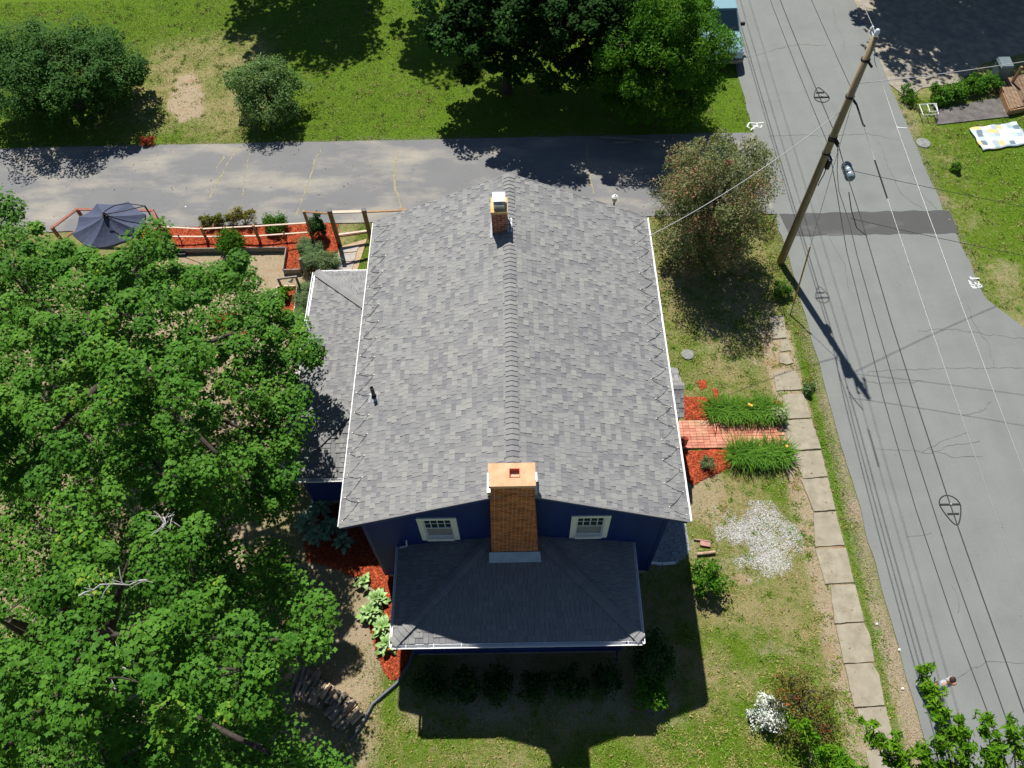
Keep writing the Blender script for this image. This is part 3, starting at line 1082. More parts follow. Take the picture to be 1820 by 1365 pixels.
W_ = WX1 - WX0
hw_wall = HE + SLP * (WX0 - (XO - HW)) - .07
gp_ = [(0, .35), (W_, .35), (W_, hw_wall), (W_ / 2, hw_wall + SLP * W_ / 2), (0, hw_wall)]
WL, WR_ = (-2.62, -1.62, 3.21, 4.69), (1.27, 2.26, 3.19, 4.67)
hol = [(w[0] - WX0 + .05, w[1] - WX0 - .05, w[2] + .05, w[3] - .05) for w in (WL, WR_)]
siding('front_wall', gp_, Vector((WX0, WY0, 0)), X_, -Y_, .35, 8, hol)
siding('back_wall', gp_, Vector((WX0, WY1, 0)), X_, Y_, .35, 8)
Lw = WY1 - WY0
siding('side_wall', [(0, .35), (Lw, .35), (Lw, hw_wall), (0, hw_wall)], Vector((WX0, WY0, 0)), Y_, -X_, .35, hw_wall)
siding('side_wall', [(0, .35), (Lw, .35), (Lw, hw_wall), (0, hw_wall)], Vector((WX1, WY0, 0)), Y_, X_, .35, hw_wall)
pw0, pw1, pwy = PX0 + .28, PX1 - .28, PY0 + .3
siding('porch_wall', [(0, .3), (pw1 - pw0, .3), (pw1 - pw0, PZ), (0, PZ)], Vector((pw0, pwy, 0)), X_, -Y_, .3, PZ)
for xw, nrm in ((pw0, -X_), (pw1, X_)):
    siding('porch_wall', [(0, .3), (WY0 - pwy, .3), (WY0 - pwy, PZ), (0, PZ)], Vector((xw, pwy, 0)), Y_, nrm, .3, PZ)
aw0, awy0, awy1 = AX0 + .3, AY0 + .3, AY1 - .3
siding('wing_wall', [(0, .3), (awy1 - awy0, .3), (awy1 - awy0, AZ), (0, AZ)], Vector((aw0, awy0, 0)), Y_, -X_, .3, AZ)
for yw, nrm in ((awy0, -Y_), (awy1, Y_)):
    siding('wing_wall', [(0, .3), (WX0 - aw0, .3), (WX0 - aw0, AZ), (0, AZ)], Vector((aw0, yw, 0)), X_, nrm, .3, AZ)
mb = MB()
mb.box(WX0 + .02, WX1 - .02, WY0 + .02, WY1 - .02, -.1, .36)
mb.box(pw0 + .02, pw1 - .02, pwy + .02, WY0 + .02, -.1, .32)
mb.box(aw0 + .02, WX0 + .02, awy0 + .02, awy1 - .02, -.1, .32)
mb.build('foundation', m_found, house)
mb = MB()  # soffits and ceilings close the eaves from below
mb.box(XO - HW + .05, WX0 - .02, .05, HL - .05, HE - .12, HE - .07)
mb.box(WX1 + .02, XO + HW - .05, .05, HL - .05, HE - .12, HE - .07)
mb.box(PX0 + .03, PX1 - .03, PY0 + .03, WY0 - .01, PZ - .1, PZ - .07)
mb.box(AX0 + .03, WX0 - .01, AY0 + .03, AY1 - .03, AZ - .1, AZ - .07)
mb.build('soffit', m_navy, house)
for (x, y) in ((WX0, WY0), (WX1, WY0), (pw0, pwy), (pw1, pwy), (aw0, awy0)):
    mb = MB()
    top = PZ - .1 if (x, y) in ((pw0, pwy), (pw1, pwy)) else (AZ - .1 if x == aw0 else HE - .1)
    mb.box(x - .03 if x < 0 else x - .08, x + .08 if x < 0 else x + .03, y - .024, y + .08, .3, top)
    mb.build('corner_board', m_navy, house)
# barge boards on the front gable
for s, x1 in ((-1, XO - HW), (1, XO + HW)):
    mb = MB()
    mb.hexa([(XO, -.004, HR - .22), (x1, -.004, HE - .2), (x1, .02, HE - .2), (XO, .02, HR - .22)], [(XO, -.004, HR - .01), (x1, -.004, HE - .01), (x1, .02, HE - .01), (XO, .02, HR - .01)])
    mb.build('barge_board', m_navy, house)

# windows in the gable
m_glass, nt, b = nodes('window_glass')
b.inputs['Base Color'].default_value = (.012, .03, .026, 1)
b.inputs['Roughness'].default_value = .06
b.inputs['Specular IOR Level'].default_value = .7
m_blind = M('window_blind', (.30, .31, .30), (.22, .23, .23), scale=12, stretch=(.2, 1, 6), rough=.7)
for (x0, x1, z0, z1) in (WL, WR_):
    mb = MB()
    y0, y1 = WY0 - .05, WY0 + .02
    t_ = .14
    mb.box(x0, x0 + t_, y0, y1, z0, z1)
    mb.box(x1 - t_, x1, y0, y1, z0, z1)
    mb.box(x0 + t_, x1 - t_, y0, y1, z1 - .12, z1)
    mb.box(x0 + t_, x1 - t_, y0 - .03, y1, z0, z0 + .14)
    win = mb.build('window', m_wtrim, house)
    a0, a1, b0, b1 = x0 + t_, x1 - t_, z0 + .14, z1 - .12
    mid = (b0 + b1) / 2
    for (zz0, zz1, yy, nm2) in ((mid, b1, WY0 + .0, 'upper'), (b0, mid + .03, WY0 + .03, 'lower')):
        mb = MB()
        e = .035
        mb.box(a0, a0 + e, yy - .02, yy + .015, zz0, zz1)
        mb.box(a1 - e, a1, yy - .02, yy + .015, zz0, zz1)
        mb.box(a0 + e, a1 - e, yy - .02, yy + .015, zz1 - e, zz1)
        mb.box(a0 + e, a1 - e, yy - .02, yy + .015, zz0, zz0 + e)
        mb.build('sash', m_white, win)
        if nm2 == 'upper':
            for i in range(1, 4):
                mb = MB()
                xx = a0 + (a1 - a0) * i / 4
                mb.box(xx - .011, xx + .011, yy - .016, yy + .01, zz0 + e, zz1 - e)
                mb.build('muntin', m_white, win)
            mb = MB()
            mb.box(a0 + e, a1 - e, yy - .013, yy + .008, (zz0 + zz1) / 2 - .011, (zz0 + zz1) / 2 + .011)
            mb.build('muntin', m_white, win)
        mb = MB()
        mb.box(a0 + .01, a1 - .01, yy, yy + .006, zz0 + .01, zz1 - .01)
        mb.build('pane', m_glass if nm2 == 'upper' else m_blind, win)


# gutters: white channels with hangers
def gutter(p, q, out, n_h, sc_=1.0):
    p, q, out = Vector(p), Vector(q), Vector(out)
    w, h, t_ = .115 * sc_, .10 * sc_, .012
    mb = MB()
    prof = [(0, 0), (0, -h), (w * .85, -h), (w, -.012), (w, 0), (w - .02, 0), (w - .02, -.014), (w * .82, -h + t_), (t_, -h + t_), (t_, 0)]
    secs = [[s + out * a + Z * c_ for a, c_ in prof] for s in (p, q)]
    mb.loft(secs)
    g = mb.build('gutter', m_white, house)
    d = q - p
    for i in range(n_h):
        mb = MB()
        c_ = p + d * ((i + .5) / n_h)
        mb.bar(c_ + out * -.015 + Z * .012, c_ + out * (w + .004) + Z * .006, .014, .006)
        mb.build('hanger', m_white, g)


gutter((XO - HW - .035, 0, HE - .015), (XO - HW - .035, HL, HE - .015), -X_, 0, .45)
gutter((XO + HW + .035, HL, HE - .015), (XO + HW + .035, 0, HE - .015), X_, 0, .6)
gutter((PX0 - .02, PY0 - .03, PZ - .01), (PX1 + .02, PY0 - .03, PZ - .01), -Y_, 9)
gutter((PX0 - .035, WY0, PZ - .01), (PX0 - .035, PY0 - .1, PZ - .01), -X_, 6, .6)
gutter((PX1 + .035, PY0 - .1, PZ - .01), (PX1 + .035, WY0, PZ - .01), X_, 6, .6)
gutter((AX0 - .03, AY1 + .03, AZ - .01), (AX0 - .03, AY0 - .03, AZ - .01), -X_, 16)
gutter((AX0 - .03, AY0 - .03, AZ - .01), (WX0 - .02, AY0 - .03, AZ - .01), -Y_, 5)
gutter((WX0, AY1 + .03, AZ - .01), (AX0 - .03, AY1 + .03, AZ - .01), Y_, 5, .6)
mb = MB()
mb.tube([(PX1 - .35, PY0 - .08, PZ - .1), (PX1 - .35, PY0 + .2, PZ - .35), (PX1 - .35, PY0 + .24, .25), (PX1 - .35, PY0 + .05, .1)], .035, 8)
mb.build('downspout', m_navy, house)
mb = MB()
mb.tube([(PX0 + .25, WY0 - .06, 3.25), (PX0 + .22, WY0 - .06, 2.86), (PX0 + .02, WY0 - .1, 2.82)], .022, 6)
mb.build('downspout', m_white, house)


# ice-melt cable zigzag along both main eaves
m_cable = M('heat_cable', (.035, .037, .04), rough=.6)
m_clip = M('cable_clip', (.70, .62, .56), rough=.5)
for s in (-1, 1):
    n = Vector((s * SLP, 0, 1)).normalized()
    upv = up_l if s < 0 else up_r
    e0 = Vector((XO + s * HW, 0, HE))
    pts, vert = [], []
    k = 16
    for i in range(k + 1):
        y0 = .12 + i * (HL - .3) / k
        a_e = e0 + Vector((0, y0, 0)) + upv * (.04 + R.uniform(-.01, .02)) + n * .03
        a_i = e0 + Vector((0, y0 + (.44 if s < 0 else .16) + R.uniform(-.03, .03), 0)) + upv * (.52 + R.uniform(-.05, .06)) + n * .03
        if i == k: a_i = None
        vert += [a_e] + ([a_i] if a_i else [])
    for a, b2 in zip(vert[:-1], vert[1:]):
        for t in (0, .25, .5, .75):
            sag = Vector((0, -1, 0)) * (.05 * math.sin(t * math.pi))
            pts.append(a.lerp(b2, t) + sag)
    pts.append(vert[-1])
    mb = MB()
    mb.tube(pts, .006, 5)
    cab = mb.build('heating_cable', m_cable, house)
    for v in vert:
        mb = MB()
        mb.box(v.x - .012, v.x + .012, v.y - .012, v.y + .012, v.z - .012, v.z + .012)
        mb.build('clip', m_clip, cab)

# plumbing vent
pv_ = Vector((-3.80, 3.48, HE + SLP * (-3.80 - (XO - HW))))
mb = MB()
mb.box(pv_.x - .16, pv_.x + .1, pv_.y - .14, pv_.y + .16, pv_.z - .02, pv_.z + .02)
mb.v = [(x, y, z + SLP * (x - pv_.x) + .012) for x, y, z in mb.v]
fl = mb.build('vent_flashing', m_alu, house)
mb = MB()
mb.lathe((pv_.x, pv_.y + .02, pv_.z), [(.085, -.02), (.06, .1), (.055, .1)], 12)
mb.build('vent_boot', m_dark, fl)
mb = MB()
mb.lathe((pv_.x, pv_.y + .02, pv_.z), [(.05, 0), (.05, .46), (.04, .46), (.04, .3)], 12)
mb.build('vent_pipe', M('cast_pipe', (.035, .02, .022), (.06, .03, .03), scale=9, rough=.6), house)


# brick chimneys built course by course
def brickwork(name, parent, c0, c1, z0, z1, mat_b, mat_m, bl=.205, bh=.067, joint=.014, seed=2, sides='flrb'):
    """c0/c1 = (x0,x1,y0,y1) at z0 / z1; bricks as one joined part over a mortar core."""
    g = random.Random(seed)
    mb = MB()
    L = lambda z: [a + (b_ - a) * (z - z0) / (z1 - z0) for a, b_ in zip(c0, c1)]
    A, B = L(z0), L(z1)
    i_ = .004
    mb.hexa([(A[0] + i_, A[2] + i_, z0), (A[1] - i_, A[2] + i_, z0), (A[1] - i_, A[3] - i_, z0), (A[0] + i_, A[3] - i_, z0)],
            [(B[0] + i_, B[2] + i_, z1), (B[1] - i_, B[2] + i_, z1), (B[1] - i_, B[3] - i_, z1), (B[0] + i_, B[3] - i_, z1)])
    core = mb.build(name, mat_m, parent)
    mb = MB()
    z, row = z0, 0
    while z + bh * .6 < z1:
        x0, x1, y0, y1 = L(z + bh / 2)
        zt = min(z + bh, z1)
        for (ax, s, e, fx, sg) in (('x', x0, x1, y0, -1), ('x', x0, x1, y1, 1), ('y', y0, y1, x0, -1), ('y', y0, y1, x1, 1)):
            u = s - (bl / 2 if (row + (ax == 'y')) % 2 else 0)
            while u < e - .02:
                u0, u1 = max(u, s), min(u + bl - joint, e)
                if u1 - u0 > .03:
                    mb.rnd = g.random()
                    d = g.uniform(-.002, .003)
                    f0, f1 = (fx - .0 - d, fx + .05) if sg < 0 else (fx - .05, fx + d)
                    if ax == 'x':
                        mb.box(u0, u1, f0, f1, z, zt)
                    else:
                        mb.box(f0, f1, u0 + .001, u1 - .001, z + .0005, zt - .0005)
                u += bl
        z += bh + joint
        row += 1
    tag(mb.build('bricks', mat_b, core, fix=False), kind='stuff')
    return core


m_brick = M('chimney_brick', (.335, .118, .042), (.43, .17, .07), scale=7, rough=.9, bump=.3, bscale=70, rnd='attr', rv=.3, spec=.15, c3=(.26, .095, .045))
m_brick2 = M('old_brick', (.20, .075, .045), (.30, .12, .075), scale=7, rough=.9, bump=.3, bscale=70, rnd='attr', rv=.35, spec=.15)
m_mortar = M('mortar', (.52, .36, .24), (.62, .46, .33), scale=20, rough=.95)
m_crown = M('mortar_crown', (.53, .32, .18), (.64, .41, .25), scale=5, detail=8, rough=.85, bump=.25, bscale=30)
ch = brickwork('chimney', house, (-.80, .45, -.06, .50), (-.66, .30, -.05, .45), 2.9, 7.36, m_brick, m_mortar)
mb = MB()
fx0, fx1, fy0, fy1 = -.245, -.0, .12, .34
x0, x1, y0, y1, z0, z1 = -.70, .335, -.085, .47, 7.36, 7.47
for bx in ((x0, fx0, y0, y1), (fx1, x1, y0, y1), (fx0, fx1, y0, fy0), (fx0, fx1, fy1, y1)):
    mb.box(bx[0], bx[1], bx[2], bx[3], z0, z1)
mb.build('crown', m_crown, ch)
m_flue = M('clay_flue', (.50, .14, .09), (.6, .2, .13), scale=9)
mb = MB()
for bx in ((fx0, fx0 + .018, fy0, fy1), (fx1 - .018, fx1, fy0, fy1), (fx0 + .018, fx1 - .018, fy0, fy0 + .018), (fx0 + .018, fx1 - .018, fy1 - .018, fy1)):
    mb.box(bx[0], bx[1], bx[2], bx[3], z0 - .3, z1 + .012)
fl2 = mb.build('flue', m_flue, ch)
mb = MB()
mb.box(fx0 + .02, fx1 - .02, fy0 + .02, fy1 - .02, z0 - .3, z0 - .2)
mb.build('flue_shaft', m_dark, ch)
mb = MB()  # flashing apron on the porch roof and steps on the main roof
zc = PZ + PS * (-.06 - PY0)
mb.hexa([(-.86, -.29, zc - .035), (.51, -.29, zc - .035), (.49, -.075, zc + .01), (-.84, -.075, zc + .01)], [(-.86, -.29, zc - .012), (.51, -.29, zc - .012), (.49, -.075, zc + .16), (-.84, -.075, zc + .16)])
mb.build('flashing', m_lead, ch)
for xa in (-.70, .34):
    mb = MB()
    mb.box(xa - .035, xa + .035, -.005, .46, HR - .26, HR + .02)
    mb.build('flashing', m_alu, ch)

ch2 = brickwork('rear_chimney', house, (-.64, -.215, 7.82, 8.32), (-.64, -.215, 7.82, 8.32), 6.6, 7.62, m_brick2, m_mortar, seed=9)
mb = MB()
mb.box(-.66, -.20, 7.79, 8.35, 7.62, 7.70)
mb.build('crown', M('stained_crown', (.50, .33, .12), (.62, .45, .22), scale=8), ch2)
mb = MB()
mb.box(-.575, -.285, 7.90, 8.24, 7.70, 7.86)
cp = mb.build('flue_cap', m_alu, ch2)
mb = MB()
mb.box(-.60, -.26, 7.95, 8.30, 7.92, 7.945)
for (x, y) in ((-.56, 8.0), (-.30, 8.0), (-.56, 8.22), (-.30, 8.22)):
    mb.box(x - .012, x + .012, y - .012, y + .012, 7.86, 7.92)
mb.build('cap_lid', m_white, cp)
for bx in ((-.70, -.645, 7.72, 8.3), (-.21, -.09, 7.74, 8.28)):
    mb = MB()
    zf = HR - .03 - SLP * abs(bx[0] - XO)
    mb.hexa([(bx[0], bx[2], HR + .016 - SLP * abs(bx[0] - XO)), (bx[1], bx[2], HR + .016 - SLP * abs(bx[1] - XO)), (bx[1], bx[3], HR + .016 - SLP * abs(bx[1] - XO)), (bx[0], bx[3], HR + .016 - SLP * abs(bx[0] - XO))],
            [(bx[0], bx[2], HR + .05 - SLP * abs(bx[0] - XO)), (bx[1], bx[2], HR + .05 - SLP * abs(bx[1] - XO)), (bx[1], bx[3], HR + .05 - SLP * abs(bx[1] - XO)), (bx[0], bx[3], HR + .05 - SLP * abs(bx[0] - XO))])
    mb.build('flashing', m_alu, ch2)

# stoop: posts, steps, door
for y in (SY0 + .12, SY1 - .12):
    mb = MB()
    mb.box(SX1 - .2, SX1 - .1, y - .05, y + .05, .3, SZ - .06)
    mb.build('stoop_post', m_white, house)
for k, (xx, zz) in enumerate(((SX1 + .0, .34), (SX1 + .28, .17))):
    mb = MB()
    mb.box(WX1 + .02, xx, SY0 + .05 + k * .003, SY1 - .05 - k * .003, -.02, zz)
    mb.build('step', m_conc, house)
mb = MB()
mb.box(WX1 + .019, WX1 + .06, 4.72, 5.62, .36, 2.42)
dr = mb.build('door', M('door_paint', (.35, .05, .04), rough=.4), house)
mb = MB()
mb.lathe((WX1 + .09, 4.82, 1.35), [(.005, -.03), (.03, -.01), (.03, .01), (.005, .03)], 8)
mb.build('handle', m_alu, dr)


# ------------------------------------------------------------------ vegetation
MAPLE = (np.array([(0, .42, .0), (0, 0, 0), (.46, .16, -.07), (.24, .40, .0), (.52, .66, -.10), (.17, .66, .0), (0, 1.06, -.13), (-.17, .66, .0), (-.52, .66, -.10), (-.24, .40, .0), (-.46, .16, -.07)]) - [0, .4, 0],
         np.array([(0, 1 + k, 1 + (k + 1) % 10) for k in range(10)]))
TRI = (np.array([(0, .1, .0), (0, -.45, 0), (.50, .05, -.08), (.18, .20, .0), (0, .62, -.12), (-.18, .20, .0), (-.50, .05, -.08)]), np.array([(0, 1 + k, 1 + (k + 1) % 6) for k in range(6)]))
OVATE = (np.array([(0, -.5, 0), (.27, 0, .06), (0, .5, -.04), (-.27, 0, .06)]), np.array([(0, 1, 2), (0, 2, 3)]))
LANCE = (np.array([(0, -.5, 0), (.15, 0, .03), (0, .55, -.08), (-.15, 0, .03)]), np.array([(0, 1, 2), (0, 2, 3)]))
NEEDLE = (np.array([(-.05, -.5, 0), (.05, -.5, 0), (0, .5, 0)]), np.array([(0, 1, 2)]))

m_bark = M('bark', (.035, .029, .022), (.075, .062, .05), scale=12, rough=.95, bump=.9, bscale=25, stretch=(1, 1, .25))
m_grey = M('dead_wood', (.30, .29, .28), (.42, .41, .40), scale=15, rough=.9)


def cloud(centres, radii, rz, n, tmpl, size, up=.95, outw=.45, jit=.38, shell=.5, g=NR):
    """Leaf positions, normals and sizes for a set of clusters."""
    C = np.repeat(np.asarray(centres, float), n, 0)
    Rr = np.repeat(np.asarray(radii, float), n)
    rz = np.repeat(np.broadcast_to(rz, len(centres)), n)
    d = g.normal(size=C.shape)
    d /= np.linalg.norm(d, axis=1, keepdims=True)
    u = shell + (1 - shell) * g.random(len(C)) ** .6
    u *= 1 + .18 * g.normal(size=len(C)) * .5
    p = C + d * (u * Rr)[:, None] * np.stack([np.ones(len(C)), np.ones(len(C)), rz], -1)
    nr = d * outw + np.array([0, 0, up]) + g.normal(size=C.shape) * jit
    V, F = scatter(tmpl[0], tmpl[1], p, nr, size * g.uniform(.65, 1.25, len(C)))
    cl = np.repeat(g.random(len(centres)), n)
    rn = np.clip(.5 * g.random(len(C)) + .5 * cl, 0, 1)
    return V, F, np.repeat(rn, len(tmpl[1]))


def limbs(mb, base, crown, centres, tr, nmain=7, g=R, twig=.012):
    """Trunk, main limbs and a branch to every cluster."""
    base, crown = Vector(base), Vector(crown)
    fork = base.lerp(crown, .55)
    lean = Vector((g.uniform(-.2, .2), g.uniform(-.2, .2), 0))
    tp_ = [base - Vector((0, 0, .15)), base + Vector((0, 0, .25)), base.lerp(fork, .5) + lean, fork, fork.lerp(crown, .6) + lean, crown]
    mb.tube(tp_, [tr * 1.35, tr * 1.05, tr * .9, tr * .75, tr * .45, tr * .15], 9)
    cs = [Vector(c) for c in centres]
    mains = [g.choice(cs)]
    while len(mains) < min(nmain, len(cs)):
        mains.append(max(g.sample(cs, min(12, len(cs))), key=lambda c: min((c - q).length for q in mains)))
    paths = []
    for c in mains:
        s = fork.lerp(crown, g.uniform(0, .5))
        mid = s.lerp(c, .5) + Vector((g.uniform(-.2, .2), g.uniform(-.2, .2), (c - s).length * .08))
        q = [s, s.lerp(mid, .5) + Vector((0, 0, .06)), mid, mid.lerp(c, .5) + Vector((0, 0, .05)), c]
        mb.tube(q, [tr * .42, tr * .34, tr * .24, tr * .14, twig], 6)
        paths += [q[i_].lerp(q[i_ + 1], f_) for i_ in range(4) for f_ in (.2, .7)]
    for c in cs[::1 if len(cs) < 90 else 2]:
        s = min(paths, key=lambda q: (q - c).length)
        mid = s.lerp(c, .5) + Vector((g.uniform(-.1, .1), g.uniform(-.1, .1), .08))
        mb.tube([s, mid, c], [max(tr * .07, twig * 1.4), max(twig * 1.1, tr * .045), twig * .5], 4, cap=False)


def ellip(c, rx, ry, rz, n, inner=.45, zmin=-.55, gap=0.0, g=R):
    out = []
    tries = 0
    while len(out) < n and tries < n * 60:
        tries += 1
        d = Vector((g.gauss(0, 1), g.gauss(0, 1), g.gauss(0, 1))).normalized()
        if d.z < zmin: continue
        u = g.uniform(inner ** 2, 1) ** .5 * (1.14 if g.random() < .14 and d.z > .1 else 1)
        p = Vector((c[0] + d.x * rx * u, c[1] + d.y * ry * u, c[2] + d.z * rz * u))
        if all((p - q).length > gap for q in out): out.append(p)
    return out


def tree(name, label, cat, base, crown_c, centres, cr, rz, n, tmpl, size, mat, tr=.18, group=None, up=.95, outw=.45, jit=.38, shell=.5, bark=None, nmain=7, trunk=True, under=None):
    t = thing(name, label, cat, (base[0], base[1], 0), group)
    V, F, rn = cloud([tuple(c) for c in centres], [cr * R.choice((.55, .8, 1.0, 1.15, 1.35)) for _ in centres], rz, n, tmpl, size, up, outw, jit, shell)
    if under:
        V2, F2, r2 = cloud([tuple(c) for c in under], [cr * R.uniform(1.3, 2.0) for _ in under], rz, n, tmpl, size, up, outw, jit, .3)
        V, F, rn = np.vstack([V, V2]), np.vstack([F, F2 + len(V)]), np.concatenate([rn, r2])
    tag(np_mesh('crown', V, F, mat, t, rnd=rn), kind='stuff')
    if trunk:
        mb = MB()
        limbs(mb, (base[0], base[1], 0), crown_c, centres, tr, nmain)
        mb.build('trunk', bark or m_bark, t, smooth=True, fix=False)
    return t


m_maple = leafmat('maple_leaf', (.034, .115, .010), (.108, .248, .024), (.25, .33, .035), .93, .17, spec=.12, rough=.6)
m_dkmaple = leafmat('dark_maple_leaf', (.010, .036, .006), (.028, .078, .012), (.05, .16, .015), .88, .15, spec=.06)
m_oak = leafmat('dark_green_leaf', (.028, .088, .014), (.078, .170, .034), None, trans=.24, spec=.1)
m_apple = leafmat('apple_leaf', (.10, .185, .06), (.23, .33, .13), (.33, .42, .22), .88, .28)
m_ash = leafmat('bright_leaf', (.042, .13, .012), (.115, .255, .024), (.22, .32, .03), .93, .28)
m_crab = leafmat('crabapple_leaf', (.15, .185, .075), (.33, .32, .175), (.48, .22, .16), .76, .26)
m_lime = leafmat('young_leaf', (.075, .20, .010), (.18, .34, .018), (.50, .46, .03), .94, .32)
m_bush = leafmat('bush_leaf', (.042, .125, .010), (.105, .235, .020), None, trans=.25)
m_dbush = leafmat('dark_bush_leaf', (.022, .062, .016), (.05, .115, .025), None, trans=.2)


def poly_clusters(poly, ctr, reach, z0, dz, space, shrink, holes=(), low=.55, seed=1, zj=.5, xlow=1e9, valley=0):
    g = random.Random(seed)
    xs_, ys_ = [p[0] for p in poly], [p[1] for p in poly]
    pts = []
    cand = np.array([(g.uniform(min(xs_), max(xs_)), g.uniform(min(ys_), max(ys_))) for _ in range(6000)])
    ok = inpoly(cand[:, 0], cand[:, 1], poly) & (dpoly(cand[:, 0], cand[:, 1], poly) >= shrink)
    if valley:
        vn = .7 * vnoise(cand[:, 0], cand[:, 1], 62, seed + 60) + .3 * vnoise(cand[:, 0], cand[:, 1], 30, seed + 70)
        ok &= vn > valley
    for q in cand[ok].tolist():
        if any(math.hypot(q[0] - h[0], q[1] - h[1]) < h[2] for h in holes): continue
        if all(math.hypot(q[0] - p[0], q[1] - p[1]) > space for p in pts): pts.append(q)
    out = []
    for (x, y) in pts:
        d = math.hypot(x - ctr[0], y - ctr[1]) / reach
        z = z0 - dz * d * d + g.uniform(-zj, zj)
        if x > xlow: z = min(z, 4.9 + g.uniform(-.4, .4))
        out.append(P(x, y, z))
        if g.random() < low:
            q = P(x + g.uniform(-25, 25), y + g.uniform(-20, 25), max(2.2, z - g.uniform(1.3, 2.6)))
            out.append(q)
    return out


T1 = [(-80, 325), (20, 342), (62, 372), (120, 425), (185, 448), (235, 415), (275, 378), (305, 420), (330, 470), (360, 470), (430, 436), (474, 470), (500, 530), (545, 575), (578, 630), (548, 690), (560, 755), (528, 800), (540, 850), (525, 910), (430, 935), (300, 905), (150, 905), (-80, 905)]
H1 = [(378, 668, 30), (440, 690, 22), (368, 705, 24), (405, 742, 34), (330, 735, 30), (372, 792, 34), (400, 868, 24), (250, 822, 26), (172, 690, 24), (60, 640, 26), (286, 775, 24), (455, 875, 22), (385, 595, 18), (15, 650, 24), (90, 760, 22), (180, 840, 22)]
c1 = [P(a, b_, z_) for a, b_, z_ in ((312, 482, 7.2), (345, 492, 7.2), (388, 480, 7.2), (425, 474, 7.2), (458, 492, 6.5), (482, 532, 5.2), (150, 455, 7.2), (200, 472, 7.2), (245, 438, 7.2), (278, 415, 7.2), (60, 400, 7.2), (20, 372, 7.2), (505, 565, 5), (540, 622, 4.8), (556, 634, 4.8), (548, 757, 4.8))]
H1B = [(100, 765, 30), (40, 820, 30), (150, 800, 22), (235, 755, 26), (300, 835, 30), (480, 830, 22), (60, 560, 18), (210, 560, 16), (330, 600, 18), (130, 620, 16)]
c1 += poly_clusters(T1, (200, 640), 400, 9.0, 2.2, 32, 18, H1 + H1B[:6], .3, 4, 1.0, 425, .33)
u1 = poly_clusters(T1, (200, 640), 400, 5.2, .9, 34, 30, H1[:5], .4, 14, .5, 440)
def together(cs_, r=1.0, k=2):
    A_ = np.array([tuple(c) for c in cs_])
    return [c for c, a in zip(cs_, A_) if (np.linalg.norm(A_ - a, axis=1) < r).sum() > k]


c1 = together(c1)
b1 = P(215, 690, 5.0)
tree('maple_tree', 'large green maple overhanging the wing roof', 'tree', b1, (b1.x, b1.y, 8.3), c1, .38, .65, 270, TRI, .104, m_maple, .30, 'maples shading the left yard', nmain=14, outw=.6, under=u1)
T2 = [(-80, 870), (60, 885), (180, 880), (330, 868), (400, 915), (450, 945), (505, 965), (572, 1060), (582, 1130), (545, 1190), (520, 1225), (510, 1270), (560, 1310), (610, 1345), (640, 1420), (-80, 1420)]
H2 = [(195, 1150, 28), (150, 1080, 20), (250, 1285, 40), (330, 1120, 16), (60, 1090, 18), (480, 1110, 20), (430, 1290, 26), (120, 1320, 20), (330, 1230, 30), (420, 1180, 40), (480, 1230, 36), (380, 1310, 46), (60, 950, 30), (300, 980, 24), (520, 1110, 24), (180, 1320, 36), (40, 1180, 18), (440, 1030, 26), (180, 1010, 16), (390, 1080, 20)]
c2 = poly_clusters(T2, (150, 1130), 430, 9.6, 3.4, 36, 18, H2 + [(100, 1000, 18), (250, 1060, 18), (330, 1010, 16), (500, 1160, 20), (280, 1180, 20), (90, 1250, 22), (20, 1060, 18), (400, 970, 16), (540, 1090, 14)], .15, 9, 1.2, 1e9, .44)
u2 = poly_clusters(T2, (150, 1130), 430, 4.3, 1.0, 40, 30, (), .3, 19, .5)
c2 = together(c2, .95, 3)
b2 = P(180, 1180, 5.0)
t2 = tree('maple_tree', 'large green maple with bare dead twigs near the woodpile', 'tree', b2, (b2.x, b2.y, 8.6), c2, .38, .65, 270, TRI, .104, m_maple, .32, 'maples shading the left yard', nmain=14, outw=.6, under=u2)
# dead twigs poking out of the second maple
for (pts, z) in (([(165, 1185), (205, 1190), (225, 1160), (195, 1182), (240, 1195)], 9.3), ([(178, 1210), (205, 1225), (225, 1240), (245, 1235), (270, 1215)], 9.3),
                 ([(140, 1060), (165, 1050), (200, 1038), (230, 1040), (262, 1030)], 9.6), ([(290, 920), (295, 930), (280, 945), (300, 925), (310, 915)], 9.2), ([(300, 1285), (330, 1275), (352, 1272)], 7.5)):
    mb = MB()
    q = [P(a, b_, z + R.uniform(-.15, .15)) for a, b_ in pts]
    for i in range(len(q) - 1):
        mb.tube([q[i], q[i].lerp(q[i + 1], .5) + Vector((R.uniform(-.05, .05), R.uniform(-.05, .05), .03)), q[i + 1]], [.022 - .003 * i, .017, .009], 5)
        for s in range(3):
            a = q[i].lerp(q[i + 1], R.random())
            d = Vector((R.uniform(-.3, .3), R.uniform(-.3, .3), R.uniform(0, .15)))
            mb.tube([a, a + d * .5 + Vector((0, 0, .03)), a + d], [.009, .007, .004], 4)
    mb.build('dead_branch', m_grey, t2, fix=False)

